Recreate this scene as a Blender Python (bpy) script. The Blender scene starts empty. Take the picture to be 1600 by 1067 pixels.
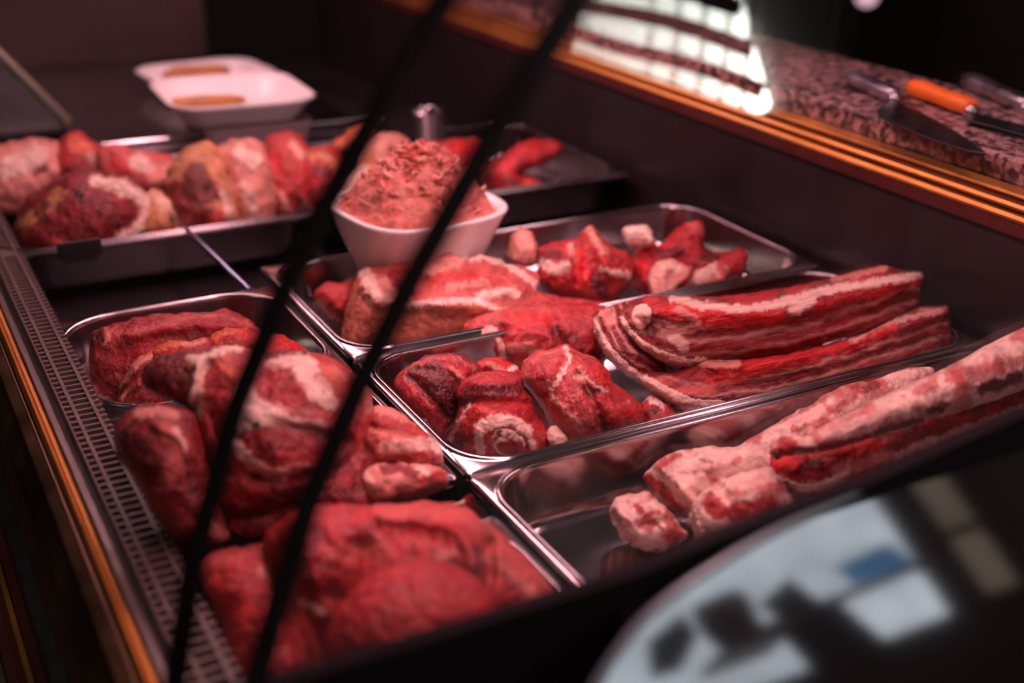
import bpy, bmesh, math, random
import numpy as np
from mathutils import Vector, Matrix
from mathutils.geometry import delaunay_2d_cdt

random.seed(4)
SC = bpy.context.scene
COL = SC.collection

# ------------------------------------------------------------------ camera model (world: X = counter depth, Y = counter length, Z up)
W, H = 1600, 1067
PC = np.array([800.0, 533.5])
VX, VY = np.array([4550.0, -230.0]) - PC, np.array([-350.0, -345.0]) - PC
FPX = math.sqrt(-(VX @ VY))
_x = np.array([VX[0], VX[1], FPX]); _x /= np.linalg.norm(_x)
_y = np.array([VY[0], VY[1], FPX]); _y /= np.linalg.norm(_y)
_z = np.cross(_x, _y)
R = np.stack([_x, _y, _z])
EYE = np.array([0.0, 0.0, 0.5])

def rays(p):
    p = np.atleast_2d(np.asarray(p, float))
    v = np.stack([p[:, 0] - PC[0], p[:, 1] - PC[1], np.full(len(p), FPX)], 1)
    return (v @ R.T) / FPX

def on_plane(p, p0, n):
    d = rays(p); n = np.asarray(n, float)
    t = ((np.asarray(p0, float) - EYE) @ n) / (d @ n)
    return EYE + d * t[:, None]

def onz(p, z): return on_plane(p, (0, 0, z), (0, 0, 1))[0]
def onx(p, x): return on_plane(p, (x, 0, 0), (1, 0, 0))[0]
def ony(p, y): return on_plane(p, (0, y, 0), (0, 1, 0))[0]

cam_d = bpy.data.cameras.new('camera')
cam = bpy.data.objects.new('camera', cam_d); COL.objects.link(cam)
M = np.eye(4)
M[:3, 0] = R @ np.array([1, 0, 0]); M[:3, 1] = R @ np.array([0, -1, 0]); M[:3, 2] = R @ np.array([0, 0, -1]); M[:3, 3] = EYE
cam.matrix_world = Matrix(M.tolist())
cam_d.sensor_width = 36; cam_d.lens = FPX / W * 36
cam_d.clip_start = 0.02
cam_d.dof.use_dof = True
cam_d.dof.focus_distance = 1.11
cam_d.dof.aperture_fstop = 2.5
SC.camera = cam

# ------------------------------------------------------------------ object helpers
def tag(o, label=None, cat=None, group=None, kind=None):
    if label: o['label'] = label
    if cat: o['category'] = cat
    if group: o['group'] = group
    if kind: o['kind'] = kind
    return o

def empty(name, loc, label, cat, group=None):
    o = bpy.data.objects.new(name, None); COL.objects.link(o); o.location = loc; o.empty_display_size = .05
    return tag(o, label, cat, group)

def link_mesh(name, verts, faces, mat, parent=None, smooth=True, origin=None, cols=None):
    verts = np.asarray(verts, float)
    pl = np.array(parent.matrix_basis.translation) if parent is not None else np.zeros(3)
    if parent is not None and parent.parent is not None:
        pl = pl + np.array(parent.parent.matrix_basis.translation)
    if origin is None:
        origin = verts.mean(0) if parent is None else pl
    origin = np.asarray(origin, float)
    me = bpy.data.meshes.new(name)
    me.from_pydata((verts - origin).tolist(), [], faces)
    me.update()
    if smooth:
        me.polygons.foreach_set('use_smooth', np.ones(len(me.polygons), bool))
    if cols is not None:
        a = me.attributes.new('col', 'FLOAT_COLOR', 'POINT')
        a.data.foreach_set('color', np.c_[cols, np.ones(len(cols))].astype(np.float32).ravel())
    me.materials.append(mat)
    o = bpy.data.objects.new(name, me); COL.objects.link(o)
    if parent is not None: o.parent = parent
    o.location = origin - pl
    return o

def flat_sharp(o, angle=35):
    for e in o.data.edges: pass
    try:
        o.data.set_sharp_from_angle(angle=math.radians(angle))
    except Exception: pass
    return o

class MB:
    def __init__(s): s.v = []; s.f = []
    def add(s, v, f):
        n = len(s.v); s.v += [tuple(map(float, p)) for p in v]; s.f += [tuple(i + n for i in q) for q in f]
    def box(s, lo, hi):
        (a, b, c), (d, e, f) = lo, hi
        s.add([(a, b, c), (d, b, c), (d, e, c), (a, e, c), (a, b, f), (d, b, f), (d, e, f), (a, e, f)],
              [(3, 2, 1, 0), (4, 5, 6, 7), (0, 1, 5, 4), (1, 2, 6, 5), (2, 3, 7, 6), (3, 0, 4, 7)])
    def extrude(s, prof, axis, a, b):
        """closed 2D profile extruded along axis (0=x,1=y,2=z) from a to b; profile coords are the other two axes in order"""
        n = len(prof)
        def mk(u, v, w):
            return {0: (w, u, v), 1: (u, w, v), 2: (u, v, w)}[axis]
        vs = [mk(u, v, a) for u, v in prof] + [mk(u, v, b) for u, v in prof]
        fs = [(i, (i + 1) % n, n + (i + 1) % n, n + i) for i in range(n)] + [tuple(range(n - 1, -1, -1)), tuple(range(n, 2 * n))]
        s.add(vs, fs)
    def tube(s, pts, r, seg=10, cap=True):
        pts = [np.asarray(p, float) for p in pts]
        rs = r if hasattr(r, '__len__') else [r] * len(pts)
        up = None; base = len(s.v); n = len(pts)
        for i, p in enumerate(pts):
            t = pts[min(i + 1, n - 1)] - pts[max(i - 1, 0)]; t /= np.linalg.norm(t) + 1e-12
            if up is None:
                up = np.array([0, 0, 1.]) if abs(t[2]) < .9 else np.array([1., 0, 0])
            u = up - t * (up @ t); u /= np.linalg.norm(u); w = np.cross(t, u); up = u
            for k in range(seg):
                a = 2 * math.pi * k / seg
                s.v.append(tuple(p + rs[i] * (math.cos(a) * u + math.sin(a) * w)))
        for i in range(n - 1):
            for k in range(seg):
                a = base + i * seg + k; b = base + i * seg + (k + 1) % seg
                s.f.append((a, b, b + seg, a + seg))
        if cap:
            s.f.append(tuple(base + k for k in range(seg - 1, -1, -1)))
            s.f.append(tuple(base + (n - 1) * seg + k for k in range(seg)))
    def loft(s, loops, cap0=False, cap1=False):
        b = len(s.v); n = len(loops[0])
        for L in loops: s.v += [tuple(map(float, p)) for p in L]
        for i in range(len(loops) - 1):
            for k in range(n):
                a = b + i * n + k; c = b + i * n + (k + 1) % n
                s.f.append((a, c, c + n, a + n))
        if cap0: s.f.append(tuple(b + k for k in range(n - 1, -1, -1)))
        if cap1: s.f.append(tuple(b + (len(loops) - 1) * n + k for k in range(n)))
    def build(s, name, mat, parent=None, smooth=False, sharp=None, bevel=0):
        o = link_mesh(name, s.v, s.f, mat, parent, smooth)
        bm = bmesh.new(); bm.from_mesh(o.data); bmesh.ops.recalc_face_normals(bm, faces=bm.faces); bm.to_mesh(o.data); bm.free()
        if bevel:
            m = o.modifiers.new('bevel', 'BEVEL'); m.width = bevel; m.segments = 2; m.limit_method = 'ANGLE'; m.angle_limit = .6
        if sharp: flat_sharp(o, sharp)
        return o

def rrect(cx, cy, hx, hy, r, z, n=10):
    out = []
    for sx, sy, a0 in ((1, 1, 0), (-1, 1, 90), (-1, -1, 180), (1, -1, 270)):
        for k in range(n):
            a = math.radians(a0 + 90 * k / (n - 1))
            out.append((cx + sx * (hx - r) + r * math.cos(a), cy + sy * (hy - r) + r * math.sin(a), z))
    return out

# ------------------------------------------------------------------ numpy noise
_rng = np.random.RandomState(7)
_G = _rng.normal(size=(512, 3)); _G /= np.linalg.norm(_G, axis=1)[:, None]
_PERM = np.tile(_rng.permutation(512), 3)
def noise3(P):
    P = np.asarray(P, float); I = np.floor(P).astype(int); Fp = P - I; I &= 511
    u = Fp * Fp * Fp * (Fp * (Fp * 6 - 15) + 10); out = 0
    for dx in (0, 1):
        for dy in (0, 1):
            for dz in (0, 1):
                h = _PERM[_PERM[_PERM[(I[:, 0] + dx) & 511] + ((I[:, 1] + dy) & 511)] + ((I[:, 2] + dz) & 511)]
                g = _G[h]
                d = (g * (Fp - np.array([dx, dy, dz]))).sum(1)
                w = (u[:, 0] if dx else 1 - u[:, 0]) * (u[:, 1] if dy else 1 - u[:, 1]) * (u[:, 2] if dz else 1 - u[:, 2])
                out = out + d * w
    return out * 1.5
def fbm(P, o=4, g=.5):
    a = 1; s = 0; P = np.asarray(P, float)
    for _ in range(o):
        s = s + a * noise3(P); a *= g; P = P * 2.03 + 11.7
    return s

# ------------------------------------------------------------------ materials
def new_mat(name):
    m = bpy.data.materials.new(name); m.use_nodes = True; nt = m.node_tree
    return m, nt, nt.nodes['Principled BSDF']
def setp(b, **k):
    for n, v in k.items():
        n = n.replace('_', ' ')
        b.inputs[n].default_value = v
def simple(name, col, rough=.5, metal=0., noise=None, bump=None, coat=0., spec=None):
    m, nt, b = new_mat(name); N = nt.nodes; L = nt.links
    setp(b, Base_Color=(*col, 1), Roughness=rough, Metallic=metal)
    if spec is not None: setp(b, Specular_IOR_Level=spec)
    if coat: setp(b, Coat_Weight=coat, Coat_Roughness=.15)
    tc = N.new('ShaderNodeTexCoord')
    if noise:
        sc, amt = noise
        nz = N.new('ShaderNodeTexNoise'); nz.inputs['Scale'].default_value = sc; nz.inputs['Detail'].default_value = 6
        L.new(tc.outputs['Object'], nz.inputs['Vector'])
        mr = N.new('ShaderNodeMapRange'); mr.inputs[1].default_value = .25; mr.inputs[2].default_value = .75
        mr.inputs[3].default_value = 1 - amt; mr.inputs[4].default_value = 1 + amt
        L.new(nz.outputs['Fac'], mr.inputs[0])
        mx = N.new('ShaderNodeVectorMath'); mx.operation = 'SCALE'; mx.inputs[0].default_value = col
        L.new(mr.outputs[0], mx.inputs['Scale']); L.new(mx.outputs[0], b.inputs['Base Color'])
        mr2 = N.new('ShaderNodeMapRange'); mr2.inputs[1].default_value = .3; mr2.inputs[2].default_value = .7
        mr2.inputs[3].default_value = rough * .8; mr2.inputs[4].default_value = min(1, rough * 1.25)
        L.new(nz.outputs['Fac'], mr2.inputs[0]); L.new(mr2.outputs[0], b.inputs['Roughness'])
    if bump:
        sc, st = bump
        nz = N.new('ShaderNodeTexNoise'); nz.inputs['Scale'].default_value = sc; nz.inputs['Detail'].default_value = 5
        L.new(tc.outputs['Object'], nz.inputs['Vector'])
        bp = N.new('ShaderNodeBump'); bp.inputs['Strength'].default_value = st; bp.inputs['Distance'].default_value = .002
        L.new(nz.outputs['Fac'], bp.inputs['Height']); L.new(bp.outputs[0], b.inputs['Normal'])
    return m

def meat_mat(name, rough=.36, coat=.35, fibre=(1, 1, 1), marb=.20, bumps=.85):
    m, nt, b = new_mat(name); N = nt.nodes; L = nt.links
    at = N.new('ShaderNodeAttribute'); at.attribute_name = 'col'
    tc = N.new('ShaderNodeTexCoord')
    mp = N.new('ShaderNodeMapping'); mp.inputs['Scale'].default_value = fibre
    L.new(tc.outputs['Object'], mp.inputs['Vector'])
    n1 = N.new('ShaderNodeTexNoise'); n1.inputs['Scale'].default_value = 55; n1.inputs['Detail'].default_value = 7; n1.inputs['Distortion'].default_value = .8
    L.new(mp.outputs[0], n1.inputs['Vector'])
    mr = N.new('ShaderNodeMapRange'); mr.inputs[1].default_value = .28; mr.inputs[2].default_value = .72; mr.inputs[3].default_value = .58; mr.inputs[4].default_value = 1.30
    L.new(n1.outputs['Fac'], mr.inputs[0])
    sc = N.new('ShaderNodeVectorMath'); sc.operation = 'SCALE'; L.new(at.outputs['Color'], sc.inputs[0]); L.new(mr.outputs[0], sc.inputs['Scale'])
    # thin marbling threads of fat
    n2 = N.new('ShaderNodeTexNoise'); n2.inputs['Scale'].default_value = 75; n2.inputs['Detail'].default_value = 5; n2.inputs['Distortion'].default_value = 1.6
    L.new(mp.outputs[0], n2.inputs['Vector'])
    ab = N.new('ShaderNodeMath'); ab.operation = 'SUBTRACT'; ab.inputs[1].default_value = .5; L.new(n2.outputs['Fac'], ab.inputs[0])
    ab2 = N.new('ShaderNodeMath'); ab2.operation = 'ABSOLUTE'; L.new(ab.outputs[0], ab2.inputs[0])
    th = N.new('ShaderNodeMapRange'); th.inputs[1].default_value = 0; th.inputs[2].default_value = .035; th.inputs[3].default_value = marb; th.inputs[4].default_value = 0
    L.new(ab2.outputs[0], th.inputs[0])
    mx = N.new('ShaderNodeMix'); mx.data_type = 'RGBA'; mx.inputs[7].default_value = (.74, .34, .27, 1)
    L.new(th.outputs[0], mx.inputs[0]); L.new(sc.outputs[0], mx.inputs[6]); L.new(mx.outputs[2], b.inputs['Base Color'])
    n3 = N.new('ShaderNodeTexNoise'); n3.inputs['Scale'].default_value = 170; n3.inputs['Detail'].default_value = 5
    L.new(mp.outputs[0], n3.inputs['Vector'])
    ad = N.new('ShaderNodeMath'); ad.operation = 'MULTIPLY_ADD'; ad.inputs[1].default_value = 1.6
    L.new(n1.outputs['Fac'], ad.inputs[0]); L.new(n3.outputs['Fac'], ad.inputs[2])
    bp = N.new('ShaderNodeBump'); bp.inputs['Strength'].default_value = bumps; bp.inputs['Distance'].default_value = .0035
    L.new(ad.outputs[0], bp.inputs['Height']); L.new(bp.outputs[0], b.inputs['Normal']); L.new(bp.outputs[0], b.inputs['Coat Normal'])
    setp(b, Roughness=rough + .12, Coat_Weight=coat * .5, Coat_Roughness=.13, Specular_IOR_Level=.2)
    b.inputs['Subsurface Weight'].default_value = .12
    b.inputs['Subsurface Radius'].default_value = (.010, .003, .002)
    b.inputs['Subsurface Scale'].default_value = 1.0
    return m

MT = {
    'meat': meat_mat('meat'),
    'meat_wet': meat_mat('wet_meat', .26, .7, marb=.18, bumps=.9),
    'fibre_x': meat_mat('meat_fibre_lengthwise', .32, .5, (.22, 1.6, 1.6), .24, .85),
    'steel': simple('stainless_steel', (.46, .41, .42), .17, 1., (9, .12), (60, .03)),
    'steel_dim': simple('dimmed_steel', (.24, .21, .215), .26, 1., (14, .2)),  # darker copy of the steel; far trays use it for light falling off
    'deck': simple('dark_deck', (.022, .017, .018), .36, .0, (8, .35), (40, .1)),
    'black': simple('black_plastic', (.012, .011, .012), .45, 0, (30, .2)),
    'black_seal': simple('black_rubber_seal', (.010, .007, .008), .7, 0, (30, .2), spec=.12),
    'black_panel': simple('black_end_panel', (.007, .005, .006), .7, 0, (10, .3), spec=.06),
    'panel': simple('dark_back_panel', (.017, .011, .012), .42, .0, (6, .3), (15, .12)),
    'gold': simple('gold_anodised_trim', (.66, .29, .075), .46, .85, (20, .1)),
    'bronze': simple('bronze_anodised_trim', (.18, .10, .055), .38, 1., (16, .2)),
    'maroon': simple('maroon_trim', (.10, .022, .018), .4, .3, (20, .15)),
    'grille': simple('brown_grey_plastic', (.135, .092, .082), .42, 0, (60, .12)),
    'sheet': simple('grey_sheet_metal', (.12, .10, .096), .42, .6, (25, .15), (70, .08)),
    'white': simple('white_china', (.80, .74, .72), .22, 0, (20, .03), coat=.3),
    'white_plastic': simple('white_plastic', (.86, .80, .80), .35, 0, (20, .04)),
    'brown': simple('brown_cooked_filling', (.42, .17, .05), .5, 0, (70, .4), (90, .5)),
    'knife': simple('knife_blade_steel', (.055, .055, .06), .34, .9, (40, .2)),
    'handle_steel': simple('brushed_handle_steel', (.50, .44, .50), .32, 1., (40, .15)),
    'orange': simple('orange_plastic_handle', (.85, .16, .02), .38, 0, (40, .08)),
    'wall': simple('brown_painted_wall', (.060, .040, .036), .8, 0, (3, .3)),
    'wall_dark': simple('dark_wall', (.012, .011, .013), .8, 0, (3, .3)),
    'floor': simple('dark_floor', (.03, .026, .026), .5, 0, (5, .3)),
    'greyframe': simple('grey_glass_divider', (.13, .125, .125), .3, 0, (8, .3)),
    'paleedge': simple('pale_glass_edge', (.36, .33, .24), .35, 0, (20, .1)),
    'glassedge': simple('polished_glass_edge', (.14, .18, .20), .35, .2, (20, .1)),
    'darkglass': None,
    'blue': simple('blue_sign', (.05, .20, .42), .5, 0, (6, .1)),
    'navy': simple('navy_plain', (.02, .03, .09), .8, 0, (20, .2)),
    'brownboard': simple('brown_haze_board', (.12, .065, .06), .5, 0, (5, .3)),
    'pinkrail': simple('pinkish_painted_rail', (.45, .30, .32), .5, 0, (10, .1)),
    'darkgreen': simple('dark_green_sign', (.05, .08, .07), .5, 0, (10, .1)),
    'brownplain': simple('brown_plain', (.16, .075, .05), .5, 0, (20, .2)),
    'bluerod': simple('bluish_steel_rod', (.34, .38, .52), .3, 1., (30, .1)),
}

def granite():
    m, nt, b = new_mat('speckled_granite'); N = nt.nodes; L = nt.links
    tc = N.new('ShaderNodeTexCoord')
    v = N.new('ShaderNodeTexVoronoi'); v.inputs['Scale'].default_value = 135; L.new(tc.outputs['Object'], v.inputs['Vector'])
    n = N.new('ShaderNodeTexNoise'); n.inputs['Scale'].default_value = 95; n.inputs['Detail'].default_value = 5; L.new(tc.outputs['Object'], n.inputs['Vector'])
    ad = N.new('ShaderNodeMath'); ad.operation = 'MULTIPLY_ADD'; ad.inputs[1].default_value = .45
    sp = N.new('ShaderNodeSeparateColor'); L.new(v.outputs['Color'], sp.inputs[0])
    L.new(sp.outputs[0], ad.inputs[0]); L.new(n.outputs['Fac'], ad.inputs[2])
    cr = N.new('ShaderNodeValToRGB'); L.new(ad.outputs[0], cr.inputs[0])
    e = cr.color_ramp.elements; e[0].position = .58; e[0].color = (.022, .014, .016, 1); e[1].position = .78; e[1].color = (.25, .125, .115, 1)
    q = cr.color_ramp.elements.new(.66); q.color = (.10, .055, .055, 1)
    q = cr.color_ramp.elements.new(.92); q.color = (.40, .23, .21, 1)
    L.new(cr.outputs[0], b.inputs['Base Color']); setp(b, Roughness=.38)
    return m
MT['granite'] = granite()

def glass_mat(name, tint=(1, 1, 1), k=1.0):
    m = bpy.data.materials.new(name); m.use_nodes = True; nt = m.node_tree; N = nt.nodes; L = nt.links
    N.remove(N['Principled BSDF'])
    o = N['Material Output']; t = N.new('ShaderNodeBsdfTransparent'); t.inputs[0].default_value = (*tint, 1)
    g = N.new('ShaderNodeBsdfGlossy'); g.inputs['Roughness'].default_value = .0
    fr = N.new('ShaderNodeFresnel'); fr.inputs['IOR'].default_value = 1.5
    mu = N.new('ShaderNodeMath'); mu.operation = 'MULTIPLY'; mu.inputs[1].default_value = k; L.new(fr.outputs[0], mu.inputs[0])
    mx = N.new('ShaderNodeMixShader'); L.new(mu.outputs[0], mx.inputs[0]); L.new(t.outputs[0], mx.inputs[1]); L.new(g.outputs[0], mx.inputs[2])
    L.new(mx.outputs[0], o.inputs['Surface'])
    return m
MT['glass'] = glass_mat('clear_glass', (.985, .98, .98), .30)
def darkglass():
    m, nt, b = new_mat('black_backed_glass')
    setp(b, Base_Color=(.010, .008, .009, 1), Roughness=.05); b.inputs['IOR'].default_value = 1.6
    return m
MT['darkglass'] = darkglass()

def emit(name, col, s, stripes=None):
    m = bpy.data.materials.new(name); m.use_nodes = True; nt = m.node_tree; N = nt.nodes; L = nt.links
    N.remove(N['Principled BSDF'])
    e = N.new('ShaderNodeEmission'); e.inputs[0].default_value = (*col, 1); e.inputs[1].default_value = s
    tc = N.new('ShaderNodeTexCoord'); nz = N.new('ShaderNodeTexNoise'); nz.inputs['Scale'].default_value = 3.5; nz.inputs['Detail'].default_value = 2
    L.new(tc.outputs['Object'], nz.inputs['Vector'])
    mr = N.new('ShaderNodeMapRange'); mr.inputs[1].default_value = .3; mr.inputs[2].default_value = .7; mr.inputs[3].default_value = s * .75; mr.inputs[4].default_value = s * 1.2
    L.new(nz.outputs['Fac'], mr.inputs[0]); L.new(mr.outputs[0], e.inputs[1])
    L.new(e.outputs[0], N['Material Output'].inputs['Surface'])
    return m

MT['blueglow'] = emit('blue_added_glow', (.10, .38, .80), 3.0)  # glow added so the sign reads blue in the mirrored window

# palette: flesh colours
PAL = dict(red=(.42, .016, .022), dark=(.12, .008, .012), bright=(.60, .014, .020), pink=(.60, .110, .095), pale=(.74, .29, .235),
           fat=(.90, .60, .50), tan=(.62, .27, .12), orange=(.68, .14, .06), skin=(.48, .13, .08), bone=(.86, .66, .56),
           maroon=(.19, .008, .014), rose=(.45, .030, .037), black=(.02, .005, .005))

# ------------------------------------------------------------------ meat builder
def chaikin(p, n=2):
    p = np.asarray(p, float)
    for _ in range(n):
        q = np.roll(p, -1, 0); p = np.stack([.75 * p + .25 * q, .25 * p + .75 * q], 1).reshape(-1, 2)
    return p
def resample(p, step):
    q = np.vstack([p, p[:1]]); d = np.r_[0, np.cumsum(np.linalg.norm(np.diff(q, axis=0), axis=1))]
    n = max(8, int(d[-1] / step)); s = np.linspace(0, d[-1], n, endpoint=False)
    return np.stack([np.interp(s, d, q[:, 0]), np.interp(s, d, q[:, 1])], 1)
def inside(P, poly):
    x, y = P[:, 0], P[:, 1]; r = np.zeros(len(P), bool); j = len(poly) - 1
    for i in range(len(poly)):
        xi, yi = poly[i]; xj, yj = poly[j]
        c = ((yi > y) != (yj > y)) & (x < (xj - xi) * (y - yi) / (yj - yi + 1e-12) + xi); r ^= c; j = i
    return r
def seg_dist(P, line):
    line = np.asarray(line, float)
    if len(line) == 1: return np.linalg.norm(P - line[0], axis=1)
    d = np.full(len(P), 1e9)
    for a, b in zip(line[:-1], line[1:]):
        ab = b - a; t = np.clip(((P - a) @ ab) / (ab @ ab + 1e-9), 0, 1)
        d = np.minimum(d, np.linalg.norm(P - a - t[:, None] * ab, axis=1))
    return d
def smooth_line(l):
    l = np.asarray(l, float)
    if len(l) < 3: return l
    for _ in range(2):
        q = [l[0]]
        for a, b in zip(l[:-1], l[1:]): q += [.75 * a + .25 * b, .25 * a + .75 * b]
        q.append(l[-1]); l = np.array(q)
    return l

def strip(line, w):
    l = smooth_line(line); t = np.gradient(l, axis=0); n = np.c_[-t[:, 1], t[:, 0]]; n /= np.linalg.norm(n, axis=1)[:, None] + 1e-9
    f = np.sin(np.linspace(.25, math.pi - .25, len(l)))[:, None] ** .35 * w
    return np.vstack([l + n * f, (l - n * f)[::-1]])
RIND = dict(T=.0026, back=.003, base='fat', var=('pale', .5), sink=.0008, step=2.6, rough=.0006, lump=.0004, jitter=.6, ch=1)

def meat(name, label, poly, anchor, lean=45, T=.04, back=None, p=.5, base='red', strokes=(), group=None, cat='meat', nh=None, step=4.0,
         mat='meat', rough=.0022, lump=.004, seed=0, floor=None, var=('pink', .35), parent=None, lift=0., plane=None, jitter=1.8, partname=None, parts=(), grow=0, ch=2):
    poly = chaikin(poly, ch)
    bd = resample(poly, step)
    if grow:
        tg = np.roll(bd, -1, 0) - np.roll(bd, 1, 0); nm = np.c_[tg[:, 1], -tg[:, 0]]; nm /= np.linalg.norm(nm, axis=1)[:, None] + 1e-9
        ar = np.sum(bd[:, 0] * np.roll(bd[:, 1], -1) - np.roll(bd[:, 0], -1) * bd[:, 1]); bd = bd + nm * grow * (1 if ar > 0 else -1)
    if jitter:
        nn = fbm(np.c_[bd * .05, np.full(len(bd), seed * 3.1)], 3); ctr = bd.mean(0); dr = bd - ctr; dr /= np.linalg.norm(dr, axis=1)[:, None] + 1e-9
        bd = bd + dr * nn[:, None] * jitter * 2.2
    lo, hi = bd.min(0) - 2 * step, bd.max(0) + 2 * step
    gx = np.arange(lo[0], hi[0], step); gy = np.arange(lo[1], hi[1], step)
    GX, GY = np.meshgrid(gx, gy); GP = np.c_[GX.ravel(), GY.ravel()]
    ins = inside(GP, bd)
    # inflated height: Poisson solve
    mask = ins.reshape(GX.shape); phi = np.zeros(GX.shape); N = max(GX.shape)
    wgt = 2 / (1 + math.pi / N)
    red = (np.add.outer(np.arange(GX.shape[0]), np.arange(GX.shape[1])) % 2 == 0)
    m1, m2 = mask & red, mask & ~red
    for _ in range(int(N * 2.0)):
        for mm in (m1, m2):
            s = np.zeros_like(phi); s[1:-1, 1:-1] = (phi[2:, 1:-1] + phi[:-2, 1:-1] + phi[1:-1, 2:] + phi[1:-1, :-2] + 1) / 4
            phi[mm] += wgt * (s[mm] - phi[mm])
    phi = np.maximum(phi, 0) / phi.max()
    dd = np.full(len(GP), 1e9)
    idx = np.where(ins)[0]
    dmin = np.array([np.min(np.hypot(bd[:, 0] - x, bd[:, 1] - y)) for x, y in GP[idx]])
    keep = idx[dmin > step * .6]
    odd = (np.arange(len(gy)) % 2 == 1)
    IP = GP[keep].copy(); IP[:, 0] += np.where(odd[np.round((IP[:, 1] - lo[1]) / step).astype(int).clip(0, len(gy) - 1)], step * .25, -step * .25)
    pts = np.vstack([bd, IP]); nb = len(bd)
    v2, e2, f2, ov, oe, of = delaunay_2d_cdt([Vector(q) for q in pts.tolist()], [(i, (i + 1) % nb) for i in range(nb)], [], 1, 1e-6)
    P2 = np.array([(v.x, v.y) for v in v2])
    isb = np.array([any(k < nb for k in o) for o in ov])
    # sample phi
    fx = np.clip((P2[:, 0] - lo[0]) / step, 0, GX.shape[1] - 1.001); fy = np.clip((P2[:, 1] - lo[1]) / step, 0, GX.shape[0] - 1.001)
    ix, iy = fx.astype(int), fy.astype(int); ax, ay = fx - ix, fy - iy
    ph = (phi[iy, ix] * (1 - ax) * (1 - ay) + phi[iy, ix + 1] * ax * (1 - ay) + phi[iy + 1, ix] * (1 - ax) * ay + phi[iy + 1, ix + 1] * ax * ay)
    ph = np.clip(ph, 0, 1); ph[isb] = 0
    prof = ph ** p
    edge = np.clip(ph / .15, 0, 1)
    # plane
    if plane is None:
        p0 = onz(anchor[:2], anchor[2]); d0 = rays(anchor[:2])[0]
        vh = np.array([d0[0], d0[1], 0]); vh /= np.linalg.norm(vh)
        h3 = -vh if nh is None else np.array([nh[0], nh[1], 0.]) / math.hypot(*nh)
        a = math.radians(lean); n = math.cos(a) * np.array([0, 0, 1.]) + math.sin(a) * h3
        plane = (p0, n)
    base3 = on_plane(P2, *plane); dirs = rays(P2); dn = np.linalg.norm(dirs, axis=1)[:, None]; dirs = dirs / dn
    S = np.array([seed * 5.3, seed * 2.7, seed * 1.9])
    lf = lift(P2) if callable(lift) else np.full(len(P2), float(lift))
    h = T * prof + lf
    h = h + edge * (lump * fbm(base3 * 22 + S, 2) + rough * fbm(base3 * 75 + S, 3))
    col = np.tile(np.array(PAL[base]), (len(P2), 1))
    if var:
        vn = fbm(base3 * (28 if len(var) < 3 else var[3]) + S + 40, 4)
        vm = (np.clip(vn * .9 + .30, 0, 1) * .62 if len(var) < 3 else np.clip((vn + var[2]) * 3.5, 0, 1))[:, None] * var[1]
        col = col * (1 - vm) + np.array(PAL[var[0]]) * vm
    wob = np.c_[fbm(np.c_[P2 * .028, np.full(len(P2), seed + .3)], 3), fbm(np.c_[P2 * .028, np.full(len(P2), seed + 7.3)], 3)] * 7
    wobf = np.c_[fbm(np.c_[P2 * .13, np.full(len(P2), seed + 3.3)], 3), fbm(np.c_[P2 * .13, np.full(len(P2), seed + 9.3)], 3)] * 3.6
    for s in strokes:
        kind, line, w = s[0], smooth_line(s[1]), s[2]
        if kind == 'h':
            d = seg_dist(P2 + wob * .4, line); h = h + edge * s[3] * np.exp(-(d / w) ** 2)
        elif kind == 'fib':         # muscle fibres running along a guide line: spacing w px, amount s[3], reach s[4]
            d = seg_dist(P2 + wob * .5, line); e = fbm(np.c_[P2 * .02, np.full(len(P2), seed + 21.)], 2)
            m = np.clip(.5 + .5 * np.sin((d / w + e * 1.5) * 2 * math.pi) - .35 + .6 * fbm(np.c_[P2 * .06, np.full(len(P2), seed + 31.)], 2), 0, 1) * np.clip((s[4] - d) / (.4 * s[4]), 0, 1) * s[3]
            col = col * (1 - m[:, None]) + np.array(PAL[s[5] if len(s) > 5 else 'pink']) * m[:, None]
            h = h + edge * (m - .3 * s[3]) * .0022
        elif kind == 'layers':      # s: stripes following a guide line; spacing w px, amount s[3], reach s[4]
            d = seg_dist(P2 + wob * .7, line); m = (.5 + .5 * np.sin(d / w * 2 * math.pi + s[5] if len(s) > 5 else d / w * 2 * math.pi))
            m = np.clip((m - .62) * 2.6, 0, 1) * np.clip((s[4] - d) / 10, 0, 1) * s[3]
            c2 = np.array(PAL['fat']) * .75 + np.array(PAL['pink']) * .25
            col = col * (1 - m[:, None]) + c2 * m[:, None]
            h = h + edge * m * .0016
        else:
            q = P2 + wob * min(1, w / 14) + wobf
            d = seg_dist(q, line); soft = max(2.0, w * .35); st = s[3] if len(s) > 3 else .95
            m = (np.clip((w + soft * .5 - d) / soft, 0, 1)); m = m * m * (3 - 2 * m) * st
            col = col * (1 - m[:, None]) + np.array(PAL[kind]) * m[:, None]
            if kind in ('fat', 'bone', 'pale'): h = h + edge * m * .0022
            if kind == 'black': h = h - edge * m * .003
    h[isb] = lf[isb]
    bk = (.5 * T if back is None else back)
    front = base3 - dirs * h[:, None]
    rear = base3 - dirs * ((lf if parent is not None else 0) - bk * ph ** .5)[:, None]
    nv = len(P2); inn = np.where(~isb)[0]; rid = np.full(nv, -1); rid[inn] = nv + np.arange(len(inn)); rid[isb] = np.where(isb)[0]
    V = np.vstack([front, rear[inn]]); C2 = np.vstack([col, col[inn]])
    if floor is not None:
        V[:, 2] = np.maximum(V[:, 2], floor)
    F = [tuple(f) for f in f2] + [tuple(int(rid[i]) for i in reversed(f)) for f in f2]
    # orientation: make sure the front faces the camera
    a, b, c = (V[i] for i in f2[len(f2) // 2][:3])
    if np.cross(b - a, c - a) @ (EYE - a) < 0: F = [tuple(reversed(f)) for f in F]
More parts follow.
